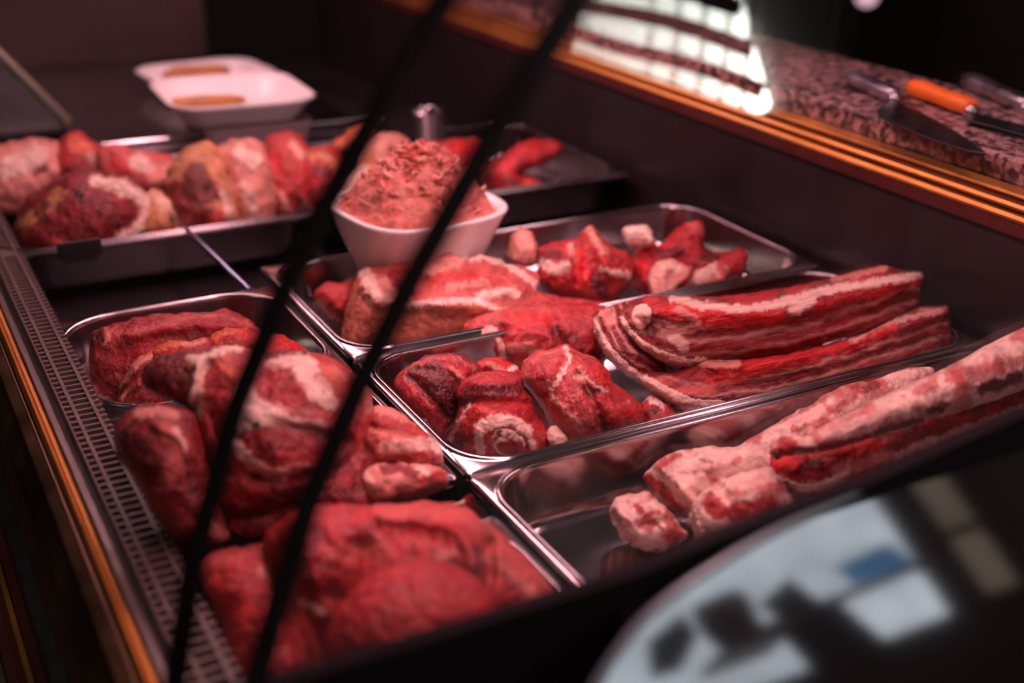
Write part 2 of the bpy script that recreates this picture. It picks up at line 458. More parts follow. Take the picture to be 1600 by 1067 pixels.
    if parent is None:
        org = V.mean(0); org[2] = V[:, 2].min()
        o = link_mesh(name, V, F, MT[mat], None, True, org, C2)
        tag(o, label, cat, group)
    else:
        o = link_mesh(partname or name, V, F, MT[mat], parent, True, None, C2)
        if label: o['label'] = label
    cen = []
    for q in parts:     # raised pieces with a look of their own (bone, rind ...)
        q = dict(q); pn = q.pop('name'); pl = q.pop('poly'); lb = q.pop('label', None)
        sk = q.pop('sink', .004)
        def follow(Q, sk=sk):
            out = np.empty(len(Q))
            for i0 in range(0, len(Q), 400):
                dm = np.hypot(Q[i0:i0 + 400, None, 0] - P2[None, :, 0], Q[i0:i0 + 400, None, 1] - P2[None, :, 1]); out[i0:i0 + 400] = h[dm.argmin(1)]
            return out - sk
        meat(pn, lb, pl, anchor, plane=plane, lift=follow, parent=o, partname=pn, floor=floor, **q)
    return o

# ================================================================== THE SHOP (setting)
ZF = -.92
def struct(name, lo, hi, mat):
    b = MB(); b.box(lo, hi); o = b.build(name, MT[mat]); o['kind'] = 'structure'; return o
XL, XR, YF, YB, ZC = -2.6, 4.5, -3.4, 4.6, 2.0
struct('floor', (XL - .1, YF - .1, ZF - .1), (XR + .1, YB + .1, ZF), 'floor')
struct('ceiling', (XL - .1, YF - .1, ZC), (XR + .1, YB + .1, ZC + .1), 'wall')
struct('wall_left', (XL - .1, YF - .1, ZF), (XL, YB + .1, ZC), 'wall')
struct('wall_back', (XL, YB, ZF), (XR, YB + .1, ZC), 'wall')

def mirror(px, p0, n):
    """where the view ray through px leaves a reflecting plane, and in which direction"""
    n = np.asarray(n, float) / np.linalg.norm(n)
    q = on_plane(px, p0, n)[0]; d = rays(px)[0]
    return q, d - 2 * (d @ n) * n
def mhit(px, p0, n, axis, val):
    q, r = mirror(px, p0, n); t = (val - q[axis]) / r[axis]; return q + r * t

YE = .42                                   # end pane of the display case
PANE = ((0, YE, 0), (0, 1, 0))
TILT = math.radians(30)
LOWP = ((0, YE - .004, .135), (0, -math.cos(TILT), math.sin(TILT)))

# ---- added louvre light standing in for a louvred window, mirrored in the end pane
WX = 1.60
cor = [mhit(p, *PANE, 0, WX) for p in ((905, 72), (1200, 186), (1152, 2), (925, 2))]
lv = [(mhit((1128, a), *PANE, 0, WX)[2], mhit((1128, b), *PANE, 0, WX)[2]) for a, b in ((52, 68), (108, 130))]
zs_sill = cor[1][2]
ya, yb = cor[1][1], cor[0][1]
zc = [(p + q) / 2 for p, q in lv]; period = zc[0] - zc[1]; bar = .42 * period
slope = (cor[2][1] - cor[1][1]) / (cor[2][2] - cor[1][2])
ztop = .21
lc0 = empty('added_louvre_light', (WX + .2, (ya + yb) / 2, ZF), 'bright louvred light added to give white stripes mirrored in the end glass', 'cabinet')
b = MB(); b.box((WX + .03, yb - .12, ZF), (WX + .30, ya + .15, ztop + .03)); b.build('body', MT['black'], lc0)
def yend(z): return ya + slope * (z - zs_sill)
b = MB(); P = [(WX + .010, yb - .04, zs_sill + .002), (WX + .010, yend(zs_sill) - .03, zs_sill + .002), (WX + .010, yend(zs_sill + .02), zs_sill + .02), (WX + .010, yend(ztop), ztop), (WX + .010, yb - .04, ztop)]
b.loft([P, [(x + .015, y, z) for x, y, z in P]], True, True); b.build('light_panel', emit('light_panel_glow', (.95, 1.0, .90), 24.0), lc0)
k = 0
while zc[1] + k * period < ztop:
    z = zc[1] + k * period; y0s, y1s = yb - .06, yend(z) + .03
    b = MB(); N = 24
    pts = [(y0s + (y1s - y0s) * i / N) for i in range(N + 1)]
    up = [(WX - .004, y, z + bar * .5 + .006 * math.sin(y * 9 + k)) for y in pts]; dn = [(WX - .010, y, z - bar * .5 + .006 * math.sin(y * 9 + k)) for y in pts]
    ring = up + dn[::-1]; b.loft([ring, [(x + .006, y, zz) for x, y, zz in ring]], True, True); b.build('slat', MT['wall'], lc0); k += 1
for f in (.42, .56, .69, .80, .90):
    y = yb + (ya - yb) * f; b = MB(); b.box((WX + .002, y - .0035, zs_sill), (WX + .008, y + .0035, ztop)); b.build('mullion', MT['white_plastic'], lc0)

# ---- shop front window behind the customer, seen mirrored in the lower glass
FW = YF
q4 = [mhit(p, *LOWP, 1, FW) for p in ((1000, 1067), (1115, 812), (1330, 775), (1560, 940), (1270, 1060))]
x0 = min(q4[0][0], q4[1][0]) - .25; x1 = (q4[2][0] + q4[3][0]) / 2; zlo = (q4[3][2] + q4[4][2]) / 2; zhi = (q4[1][2] + q4[2][2]) / 2
print('WINDOW2', q4, x0, x1, zlo, zhi, 'LOUVRE', cor, zs_sill, ztop, period)
w = MB()
w.box((XL - .1, FW - .1, ZF), (x0, FW, ZC)); w.box((x1, FW - .1, ZF), (XR + .1, FW, ZC))
w.box((x0, FW - .1, ZF), (x1, FW, zlo)); w.box((x0, FW - .1, zhi), (x1, FW, ZC))
o = w.build('wall_front', MT['wall']); o['kind'] = 'structure'
struct('wall_right', (XR, YF - .1, ZF), (XR + .1, YB + .1, ZC), 'wall')
win = empty('window_1', ((x0 + x1) / 2, FW - .05, zlo), None, None); win['kind'] = 'structure'
g = MB(); g.box((x0, FW - .08, zlo), (x1, FW - .07, zhi)); g.build('pane', emit('overcast_daylight_pane', (.82, .90, 1.0), 7.5), win)
s = MB(); xm = (x0 + x1) / 2
for a, b in (((x0, FW - .06, zlo), (x0 + .04, FW - .02, zhi)), ((x1 - .04, FW - .06, zlo), (x1, FW - .02, zhi)), ((x0, FW - .06, zlo), (x1, FW - .02, zlo + .04)), ((x0, FW - .06, zhi - .04), (x1, FW - .02, zhi))):
    s.box(a, b)
s.build('window_frame', MT['sheet'], win)
beige_add = empty('added_beige_glow', (x1 + .27, FW + .02, zlo), None, None); beige_add['kind'] = 'structure'  # added glowing panel for the beige streaks of a lit wall
g = MB(); g.box((x1 + .14, FW + .005, zlo + .05), (x1 + .36, FW + .012, zhi + .1)); g.build('beige_glow_panel', emit('beige_wall_glow', (.75, .58, .44), 1.6), beige_add)
g = MB(); g.box((x1 + .10, FW, zlo), (x1 + .14, FW + .03, zhi + .15)); g.box((x1 + .36, FW, zlo), (x1 + .40, FW + .03, zhi + .15)); g.box((x1 + .14, FW, zlo), (x1 + .36, FW + .03, zlo + .05)); g.box((x1 + .14, FW, zhi + .1), (x1 + .36, FW + .03, zhi + .15)); g.box((x1 + .14, FW + .012, (zlo + zhi) / 2 - .02), (x1 + .36, FW + .03, (zlo + zhi) / 2 + .02)); g.build('window_frame', MT['black'], beige_add)
def wpt(p): return mhit(p, *LOWP, 1, FW + .03)
def hang(name, label, cat, pix, mat, th=.02):
    P = [wpt(p) for p in pix]; b = MB(); b.loft([P, [p + np.array([0, th, 0]) for p in P]], True, True)
    o = b.build(name, MT[mat], bevel=.004); tag(o, label, cat); return o
za, zb2 = wpt((1250, 945))[2], wpt((1450, 868))[2]
hang('notice_board', 'dark rectangular board hanging in the bright shop window', 'board', [(1212, 985), (1300, 935), (1378, 1000), (1275, 1058)], 'black')
hang('window_sign', 'blank blue sign hanging in the bright shop window', 'sign', [(1302, 888), (1385, 850), (1425, 882), (1335, 915)], 'blueglow')
hang('window_rail', 'pinkish rail crossing the bright shop window', 'rail', [(1170, 985), (1460, 868), (1466, 878), (1178, 1000)], 'pinkrail')
hang('window_sign', 'small dark green sign above the dark board in the shop window', 'sign', [(1185, 945), (1230, 905), (1290, 950), (1215, 968)], 'darkgreen')
hang('navy_stand_in', 'navy shape made up for a blurred patch at the end of the shop window', 'navy_stand_in', [(1010, 1005), (1060, 965), (1085, 1000), (1060, 1050), (1015, 1062)], 'navy', .05)  # made-up stand-in for the navy part of an unclear figure
c3 = wpt((1125, 985)); ap = wpt((1168, 985)); rb = abs(ap[0] - c3[0]) + .02
b = MB(); b.loft([[(c3[0] + r * math.cos(t), FW + .12 + r * .5 * math.sin(t), c3[2] + z * rb) for t in np.linspace(0, 2 * math.pi, 24, endpoint=False)] for r, z in ((rb * .5, -.9), (rb * .9, -.4), (rb, .2), (rb * .92, .7), (rb * .8, .72), (rb * .7, -.6))], True, True)
sl = MB(); sl.box((c3[0] - rb - .03, FW, c3[2] - .9 * rb - .03), (c3[0] + rb + .03, FW + .25, c3[2] - .9 * rb)); sl.build('window_sill', MT['pinkrail'], win)
o = b.build('brown_stand_in', MT['brownplain'], smooth=True); tag(o, 'round brown shape made up for a blurred patch, on the sill of the bright shop window', 'brown_stand_in')  # made-up stand-in for the brown, head-like part of an unclear figure

# ================================================================== DISPLAY COUNTER
YN, YFAR = YE, 2.75
counter = empty('display_counter', (.55, 1.5, ZF), 'long refrigerated butcher display counter with gold trim and slanted glass', 'display counter')
ZD = -.066
b = MB(); b.box((.085, YN, ZF), (1.02, YFAR, ZD - .02)); b.build('cabinet', MT['black'], counter)
b = MB(); b.box((.118, YN + .012, ZD - .02), (1.0, YFAR, ZD)); b.build('deck', MT['deck'], counter)
# back panel with a folded top edge
XB = 1.0
b = MB(); b.extrude([(XB, ZD - .02), (XB, .112), (XB - .006, .118), (XB + .03, .118), (XB + .03, ZD - .02)], 1, YN, YFAR); b.build('back_panel', MT['panel'], counter, bevel=.001)
# ledge trim: maroon base and three gold ribs
lt = MB(); lt.extrude([(XB - .008, .114), (XB - .008, .126), (XB - .002, .128), (XB + .028, .128), (XB + .028, .114)], 1, YN, YFAR)
trim = lt.build('ledge_trim', MT['maroon'], counter)
for i, (za, zb_) in enumerate(((.1275, .1345), (.1385, .1445), (.1495, .1535))):
    r = MB(); xo = XB - .007 + i * .0028
    r.extrude([(xo, za), (xo - .002, (za + zb_) / 2), (xo, zb_), (XB + .02, zb_), (XB + .02, za)], 1, YN, YFAR)
    r.build('gold_rib', MT['gold'], trim)
r = MB(); r.box((XB + .002, YN, .126), (XB + .026, YFAR, .1515)); r.build('rib_backing', MT['maroon'], trim)

# front rail
def rail(name, prof, mat, parent, y0=YN - .6, y1=YFAR):
    r = MB(); r.extrude(prof, 1, y0, y1); return r.build(name, MT[mat], parent, bevel=.0012)
rail('front_sheet', [(.1075, -.03), (.1075, .004), (.1235, .002), (.1235, -.03)], 'sheet', counter)
rail('front_rail', [(.096, -.03), (.0965, .002), (.099, .006), (.1005, .0035), (.1025, .006), (.106, .004), (.106, -.03)], 'gold', counter)
rail('front_fascia', [(.070, -.10), (.072, -.022), (.082, -.010), (.084, -.002), (.095, .001), (.095, -.10)], 'bronze', counter)
rail('front_skirt', [(.060, ZF), (.060, -.11), (.09, -.10), (.09, ZF)], 'black', counter)
bm_ = rail('bumper_rail', [(.022, -.155), (.024, -.135), (.040, -.130), (.060, -.130), (.060, -.165), (.03, -.165)], 'maroon', counter)
r = MB(); r.extrude([(.0235, -.1335), (.0255, -.1305), (.031, -.1295), (.031, -.1335)], 1, YN - .6, YFAR); r.build('bumper_strip', MT['sheet'], bm_)
r = MB(); r.extrude([(.046, -.131), (.046, -.1275), (.050, -.1275), (.050, -.131)], 1, YN - .6, YFAR); r.build('bumper_strip', MT['gold'], bm_)

# air outlet grille: bars along the counter, cross ribs between them
gr = MB(); zt = .012
for xa, xb in ((.1188, .1200), (.1262, .1292), (.1425, .1455)):
    gr.box((xa, YN + .01, .0035), (xb, YFAR, zt))
y = YN + .02
while y < YFAR:
    gr.box((.1195, y, .0035), (.1266, y + .0035, zt - .0008))
    gr.box((.1288, y, .0035), (.1429, y + .0028, zt - .0008))
    gr.box((.1451, y + .002, .0035), (.1512, y + .0048, zt - .0006))
    gr.box((.1490, y + .0048, .0060), (.1500, y + .0085, zt - .0016))
    y += .0104
gr.build('vent_grille', MT['grille'], counter)
b = MB(); b.box((.1200, YN + .013, -.055), (.1395, YFAR, .0015)); b.build('vent_duct', MT['black'], counter)
for p in ((73, 634), (68, 636 + 46)):
    q = onz(p, .003); c_ = MB(); c_.loft([[(q[0] + rr * math.cos(t), q[1] + rr * math.sin(t), z) for t in np.linspace(0, 2 * math.pi, 16, endpoint=False)] for rr, z in ((.0032, .002), (.0032, .0045), (.002, .0055))], cap1=True)

# glass: slanted front pane, end pane, dark edges
GP_ = [(.088, .02), (.094, .07), (.1115, .148), (.139, .229), (.164, .28), (.189, .324), (.221, .373), (.262, .43), (.33, .50), (.42, .56)]
def front_glass(name, y0, y1):
    b = MB(); th = .003
    pr = [(x, z) for x, z in GP_] + [(x + th, z - .001) for x, z in reversed(GP_)]
    b.extrude(pr, 1, y0, y1); return b.build(name, MT['glass'], counter, smooth=True, sharp=40)
front_glass('front_glass', YE + .105, YFAR)
front_glass('front_glass', YE + .010, .515)
def seal(y, wdt, out):
    b = MB(); pr = [(x - out, z + out * .5) for x, z in GP_] + [(x + .005, z - .002) for x, z in reversed(GP_)]
    b.extrude(pr, 1, y - wdt, y + wdt); return b.build('glass_seal', MT['black_seal'], counter, smooth=True, sharp=40)
seal(.520, .0036, .0036); seal(YE, .0040, .0040)
# end panel: black lower panel with a slightly rising top edge
top = [(.085, .142), (.126, .142), (.185, .141), (.313, .1405), (.36, .147), (.467, .1525), (.586, .167), (.75, .18), (1.02, .20)]
b = MB(); b.extrude([(x, z) for x, z in top] + [(1.02, ZF), (.085, ZF)], 1, YE, YE + .0095); b.build('end_panel', MT['black_panel'], counter)
# clear end pane above it
xs = [(x + .004, z) for x, z in GP_ if z > .15]
prof = [(.108, .120)] + xs + [(.99, .56), (.99, .15), (.60, .13), (.313, .120), (.185, .120)]
b = MB(); b.extrude(prof, 1, YE + .003, YE + .008); b.build('end_glass', MT['glass'], counter)
# lower black-backed glass, leaning outwards at the foot, with a polished curved edge
cv = smooth_line([(905, 1120), (930, 1067), (985, 985), (1040, 935), (1100, 893), (1190, 838), (1300, 784), (1420, 730), (1520, 688), (1640, 628), (1800, 560)])
edge = on_plane(cv, *LOWP)
lo_ = [np.array([edge[0][0] - .02, 0, 0])]
n_l = np.array(LOWP[1]); 
far = on_plane([(1800, 1500), (880, 1500)], *LOWP)
outl = np.vstack([edge, far])
bk_ = outl - n_l * .006
b = MB(); b.loft([outl, bk_], True, True); lg = b.build('lower_glass', MT['darkglass'], counter)
t = MB(); t.tube(list(edge + n_l * .0005), .0032, 8); t.build('glass_edge', MT['glassedge'], lg, smooth=True)
b = MB(); b.extrude([(YE + .0, .125), (YE + .0, ZF), (YE - .40, ZF), (YE - .40, -.70), (YE - .02, .085)], 0, .30, 1.02); b.build('end_housing', MT['black_panel'], counter)

# ================================================================== GRANITE WORKTOP, KNIVES, LAMP
ZG = .18
b = MB(); b.box((1.0215, YN, .1515), (1.235, YFAR, ZG))
o = b.build('granite_worktop', MT['granite'], bevel=.004); tag(o, 'speckled brown granite worktop running behind the gold ledge', 'worktop')
b = MB(); b.box((1.03, YN, ZF), (1.22, YFAR, .1515)); o = b.build('worktop_base', MT['black']); tag(o, 'dark cabinet carrying the granite worktop', 'cabinet')

def knife(name, label, hpts, hr, hmat, blade_poly, z=ZG, hh=.010, blade_th=.0022, hlabel=None):
    a, c = onz(hpts[0], z), onz(hpts[-1], z)
    k = empty(name, tuple((a + c) / 2), label, 'knife', 'knives on the granite worktop')
    d = c - a; d /= np.linalg.norm(d); sd = np.array([-d[1], d[0], 0])
    ln = np.linalg.norm(c - a); loops = []
    for t, wy, wz in ((0, .4, .5), (.03, .85, .85), (.12, 1.12, 1.0), (.3, .98, .95), (.55, .92, .9), (.8, 1.0, .95), (.95, .9, .85), (1, .8, .7)):
        cen = a + d * ln * t + np.array([0, 0, hh + .0005])
        loops.append([cen + sd * hr * wy * math.copysign(abs(math.cos(q)) ** .7, math.cos(q)) + np.array([0, 0, 1]) * hh * wz * math.copysign(abs(math.sin(q)) ** .7, math.sin(q)) for q in np.linspace(0, 2 * math.pi, 20, endpoint=False)])
    b = MB(); b.loft(loops, True, True); ho = b.build('handle', MT[hmat], k, smooth=True)
    if hlabel: ho['label'] = hlabel
    if blade_poly is not None:
        P = np.array([onz(p, z + .004) for p in blade_poly]); P = P[::1]
        up = P.copy(); up[:, 2] = z + .004 + blade_th; dn = P.copy(); dn[:, 2] = z + .004
        # spine thicker than the edge: edge verts pulled together
        b = MB(); b.loft([dn, up], True, True); b.build('blade', MT['knife'], k, bevel=.0006)
        bo = MB(); e = c; bo.tube([e - d * .012 + np.array([0, 0, .0065]), e + d * .006 + np.array([0, 0, .006])], [hr * .9, hr * .55], 12); bo.build('bolster', MT['handle_steel'], k, smooth=True)
    return k
knife('chef_knife', 'broad dark chef knife with a shiny steel handle lying nearest the granite edge', [(1327, 133), (1396, 163)], .0115, 'handle_steel',
      [(1392, 158), (1440, 178), (1490, 206), (1525, 229), (1541, 242), (1510, 238), (1460, 222), (1415, 203), (1378, 186), (1369, 175), (1382, 168)])
knife('boning_knife', 'knife with a bright orange plastic handle between two steel handled knives', [(1423, 148), (1516, 183)], .0125, 'orange',
      [(1512, 176), (1550, 186), (1600, 198), (1650, 214), (1690, 228), (1650, 226), (1600, 214), (1550, 200), (1510, 190)], hlabel='bright orange handle')
knife('butcher_knife', 'steel handled knife at the right end, behind the orange handle', [(1507, 136), (1602, 178)], .0115, 'handle_steel',
      [(1602, 172), (1650, 188), (1720, 218), (1700, 226), (1640, 206), (1600, 188)])

lc = ony((1355, -8), 2.6); 
lamp = empty('hanging_lamp', tuple(lc), 'small glowing pinkish round lamp hanging in the dark background', 'lamp')
b = MB(); rr = .033
b.loft([[tuple(lc + np.array([rr * math.sin(t) * math.cos(p), rr * math.sin(t) * math.sin(p), -rr * math.cos(t)])) for p in np.linspace(0, 2 * math.pi, 24, endpoint=False)] for t in np.linspace(.02, math.pi - .3, 14)], True, True)
b.build('bulb', emit('lamp_bulb_glow', (1, .58, .74), 1.0), lamp, smooth=True)
b = MB(); b.tube([lc + np.array([0, 0, rr * .9]), lc + np.array([0, 0, rr * 2.4])], .014, 14); b.build('socket', MT['black'], lamp, smooth=True)
b = MB(); b.tube([lc + np.array([0, 0, rr * 2.3]), np.array([lc[0], lc[1], ZC])], .003, 8); b.build('cord', MT['black'], lamp, smooth=True)

# ================================================================== STEEL TRAYS
def tray(label, x0, x1, y0, y1, depth=.055, z=0., fl=.0062, r=.048, lip=.008, mat='steel', group='steel meat trays', name='steel_tray'):
    cx, cy, hx, hy = (x0 + x1) / 2, (y0 + y1) / 2, (x1 - x0) / 2, (y1 - y0) / 2
    n = 12; L = []
    L.append(rrect(cx, cy, hx - .0006, hy - .0006, .006, z - lip, n))
    L.append(rrect(cx, cy, hx, hy, .006, z - lip * .8, n))
    L.append(rrect(cx, cy, hx, hy, .006, z - .0015, n))
    L.append(rrect(cx, cy, hx - .0015, hy - .0015, .006, z, n))
    L.append(rrect(cx, cy, hx - fl * .75, hy - fl * .75, r * .9, z + .0002, n))
    for a in (15, 45, 75, 105, 135, 165):
        t = math.radians(a); d_ = fl - .0016 + .0022 * (1 - math.cos(t))
        L.append(rrect(cx, cy, hx - d_, hy - d_, r, z + .0004 + .0020 * math.sin(t), n))
    L.append(rrect(cx, cy, hx - fl - .0034, hy - fl - .0034, r, z - .003, n))
    L.append(rrect(cx, cy, hx - fl - .008, hy - fl - .008, r, z - depth * .72, n))
    for a in (20, 40, 60, 80, 90):
        t = math.radians(a); rr = depth * .28
        L.append(rrect(cx, cy, hx - fl - .008 - rr * (1 - math.cos(t)), hy - fl - .008 - rr * (1 - math.cos(t)), r, z - depth * .72 - rr * math.sin(t), n))
    L.append(rrect(cx, cy, hx * .3, hy * .3, r * .3, z - depth, n))
    b = MB(); b.loft(L, False, True)
    o = link_mesh(name, b.v, b.f, MT[mat], None, True, (cx, cy, z - depth))
    bm = bmesh.new(); bm.from_mesh(o.data); bmesh.ops.recalc_face_normals(bm, faces=bm.faces); bm.to_mesh(o.data); bm.free()
    flat_sharp(o, 50)
    m = o.modifiers.new('sheet', 'SOLIDIFY'); m.thickness = .0009; m.offset = -1
    tag(o, label, 'tray', group)
    return o
T1 = (.387, .986, 1.012, 1.290)
T2 = (.387, .986, .763, 1.008)
T3 = (.387, .986, .445, .759)
tray('steel tray with bony pork pieces and a skin-on slab, in front of the white bowl', *T1)
tray('steel tray with dark shanks and two striped belly strips, middle tray of the right column', *T2)
tray('steel tray with pale rib racks and a bare shiny corner', *T3)
tray('steel tray holding the skin-edged red slab, behind the big shoulder joint', .142, .381, .985, 1.228, z=.0, r=.06)
tray('steel tray under the big marbled shoulder joint and pale chops', .142, .381, .762, .981)
tray('nearest steel tray, under the large draped red meat beside the grille', .142, .381, .440, .700)
tray('far steel tray holding ham hocks and skin-on pork shanks', .118, .515, 1.418, 1.765, depth=.06, z=.010, r=.05, mat='steel_dim')
tray('far steel tray behind the white bowl, holding mixed meat pieces', .530, .985, 1.418, 1.765, depth=.06, z=.004, r=.05, mat='steel_dim')

# ================================================================== BOWL, DISHES, SMALL THINGS AT THE BACK
def sq(cx, cy, h, z, n=3.2, N=56, rot=0.):
    out = []
    for t in np.linspace(0, 2 * math.pi, N, endpoint=False):
        c, s = math.cos(t), math.sin(t)
        x = math.copysign(abs(c) ** (2 / n), c) * h; y = math.copysign(abs(s) ** (2 / n), s) * h
        out.append((cx + x * math.cos(rot) - y * math.sin(rot), cy + x * math.sin(rot) + y * math.cos(rot), z))
    return out
bc = onz((650, 318), .068); bx, by = bc[0], bc[1]
L = []
for h, z, n in ((.030, ZD, 2.2), (.043, ZD, 2.2), (.047, ZD + .006, 2.3), (.062, -.02, 2.5), (.080, .028, 2.8), (.0905, .060, 3.1), (.0935, .066, 3.2), (.0940, .069, 3.2), (.0915, .0705, 3.2), (.0855, .069, 3.2), (.083, .064, 3.1), (.072, .030, 2.8), (.055, -.015, 2.5), (.03, -.035, 2.2)):
    L.append(sq(bx, by, h, z, n, rot=.12))
b = MB(); b.loft(L, True, True)
o = b.build('bowl', MT['white'], smooth=True); tag(o, 'white china bowl filled with ground meat, in the middle of the case', 'bowl')

# ground meat: mound of strands
mm_v = []; rs = np.random.RandomState(3)
N = 60; loops = []
for i in range(26):
    f = i / 25; rr = .084 * (1 - f) ** .75 if f < 1 else 0
    z = .058 + .070 * (1 - (1 - f) ** 1.5)
    loops.append(sq(bx + .008 * f, by + .004 * f, max(rr, .0015), z, 3.0 - f, N, .12))
V = np.array(loops).reshape(-1, 3)
nn = fbm(V * 95, 3); rad = V - np.array([bx, by, .03]); rad /= np.linalg.norm(rad, axis=1)[:, None]
V = V + rad * (nn * .0045 + np.abs(fbm(V * 60 + 9, 2)) * .005)[:, None]
fs = [(i * N + k, i * N + (k + 1) % N, (i + 1) * N + (k + 1) % N, (i + 1) * N + k) for i in range(25) for k in range(N)] + [tuple(25 * N + k for k in range(N)), tuple(range(N - 1, -1, -1))]
mk = np.clip(.5 + nn * 1.1, 0, 1)[:, None]
cc = np.array(PAL['red']) * (1 - mk) + np.array(PAL['pale']) * mk
cc = cc * .5 + np.array([.80, .24, .18]) * .5
grd = link_mesh('ground_meat', V, fs, MT['meat'], None, True, (bx, by, .058), cc)
tag(grd, 'heap of pale red ground meat in the white bowl', 'ground meat')
wv = MB(); wc = []
for i in range(170):
    t = rs.uniform(0, 2 * math.pi); f = rs.uniform(0, .93); r0 = .080 * (1 - f) ** .75
    p = np.array([bx + .008 * f + r0 * math.cos(t), by + .004 * f + r0 * math.sin(t), .063 + .070 * (1 - (1 - f) ** 1.5)])
    dv = rs.normal(size=3); dv[2] *= .4; dv /= np.linalg.norm(dv); bend = rs.normal(size=3) * .004; n0 = len(wv.v)
    wv.tube([p - dv * .009, p - dv * .003 + bend * .6, p + dv * .004 + bend, p + dv * .010], [.0016, .0024, .0024, .0015], 7)
    k = rs.uniform(0, 1); c3 = np.array([.60, .10, .08]) * (1 - k) + np.array([.86, .40, .31]) * k
    wc += [c3] * (len(wv.v) - n0)
st_ = link_mesh('meat_strands', wv.v, wv.f, MT['meat'], grd, True, None, np.array(wc)); st_['kind'] = 'stuff'

def dish(name, label, c, hx, hy, hgt, rot, fill):
    e = empty(name, tuple(c), label, 'dish', 'white dishes at the back of the case')
    def lp(ax, ay, z, r):
        q = np.array(rrect(0, 0, ax, ay, r, z, 8)); ca, sa = math.cos(rot), math.sin(rot)
        return [(c[0] + x * ca - y * sa, c[1] + x * sa + y * ca, c[2] + z_) for x, y, z_ in q]
    L = [lp(hx * .72, hy * .70, 0, .03), lp(hx * .78, hy * .77, .004, .034), lp(hx * .92, hy * .90, hgt * .8, .045), lp(hx, hy, hgt, .05), lp(hx * .985, hy * .98, hgt + .002, .05), lp(hx * .88, hy * .86, hgt * .86, .043), lp(hx * .76, hy * .74, .009, .03), lp(hx * .3, hy * .3, .008, .01)]
    b = MB(); b.loft(L, True, True); b.build('body', MT['white_plastic'], e, smooth=True)
    return e
d1 = onz((322, 112), .034); d2 = onz((362, 146), .070)
def stand(c, hx, hy, z0, z1):
    pass
e1 = dish('white_dish', 'white shallow dish with a brown filling, the rear one of two at the back', (d1[0], d1[1], .0005), .112, .095, .034, .1, None)
e2 = dish('white_dish', 'white shallow dish overlapping the rear white dish, on a clear pink-lit box', (d2[0], d2[1], .040), .112, .112, .036, -.05, None)
def filling(name, label, pts, r, seed):
    b = MB(); b.tube(pts, r, 12)
    v = np.array(b.v); v += (fbm(v * 70 + seed, 3) * .004)[:, None] * (np.random.RandomState(seed).normal(size=(1, 3)))
    o = link_mesh(name, v, b.f, MT['brown'], None, True); tag(o, label, 'food')
for nm, lb, cx, cy, zz, r in (('sausage', 'brown sausage piece lying in the rear white dish', d1[0] + .0, d1[1] + .03, .025, .016), ('sausage', 'smaller brown sausage piece in the front white dish', d2[0] - .035, d2[1] - .01, .062, .0115)):
    filling(nm, lb, [(cx - .07 + .02 * i, cy + .006 * math.sin(i), zz) for i in range(7)], [r * .4, r * .9, r, r * 1.05, r, r * .9, r * .4], int(cx * 100))
# clear box under the front dish
cb = MB(); hx, hy = .085, .075; cbx, cby = d2[0] + .015, d2[1] - .015
cb.loft([rrect(cbx, cby, hx * .92, hy * .9, .012, .0005, 6), rrect(cbx, cby, hx, hy, .014, .0395, 6), rrect(cbx, cby, hx - .004, hy - .004, .012, .0395, 6), rrect(cbx, cby, hx * .92 - .004, hy * .9 - .004, .010, .005, 6)], True, True)
def frosted():
    m, nt, b = new_mat('milky_clear_plastic'); setp(b, Base_Color=(.55, .42, .42, 1), Roughness=.25); b.inputs['Transmission Weight'].default_value = .55; b.inputs['IOR'].default_value = 1.2; return m
MT['frosted'] = frosted()
o = cb.build('clear_box', MT['frosted'], smooth=True, sharp=40); tag(o, 'milky clear plastic box carrying the front white dish', 'box')

cc_ = onz((668, 214), .012); 
b = MB(); b.loft([[(cc_[0] + r * math.cos(t), cc_[1] + r * math.sin(t), z) for t in np.linspace(0, 2 * math.pi, 28, endpoint=False)] for r, z in ((.012, -.052), (.021, -.051), (.023, -.046), (.0245, .052), (.026, .0535), (.0245, .055), (.0225, .052), (.021, -.044), (.01, -.046))], True, True)
o = b.build('steel_cup', MT['steel'], smooth=True, sharp=50); tag(o, 'small shiny steel cup standing behind the white bowl', 'cup')

# grey glass divider at the far left, pale edge
P4 = [ony(p, 2.08) for p in ((-60, 30), (0, 84), (106, 188), (100, 203), (-60, 212))]
dv = empty('glass_divider', tuple(P4[3]), 'grey glass divider with a pale slanted edge at the far left', 'divider')
up = [tuple(p) for p in P4]; bk = [tuple(p + np.array([0, .006, 0])) for p in P4]
b = MB(); b.loft([up, bk], True, True); b.build('pane', MT['greyframe'], dv)
b = MB(); b.tube([P4[0] + np.array([0, -.002, 0]), P4[1] + np.array([0, -.002, 0]), P4[2] + np.array([0, -.002, 0])], .006, 8); b.build('edge_strip', MT['paleedge'], dv, smooth=True)
b = MB(); q0, q1 = ony((-40, 212), 2.07), ony((106, 198), 2.07); b.box((q0[0], 2.055, q1[2] - .016), (q1[0], 2.085, q1[2])); b.build('foot_rail', MT['steel'], dv)
for xs_ in (q1[0] - .03, q0[0] + .02):
    b = MB(); b.box((xs_, 2.060, ZD), (xs_ + .018, 2.082, q1[2] - .016)); b.build('support', MT['steel_dim'], dv)
b = MB(); b.box((.05, 2.95, .10), (.80, 3.0, .75)); b.box((.05, 2.98, ZF), (.80, 3.0, .10)); o = b.build('trim_1', MT['brownboard']); o['kind'] = 'structure'  # added board standing in for the pinkish brown haze behind the case
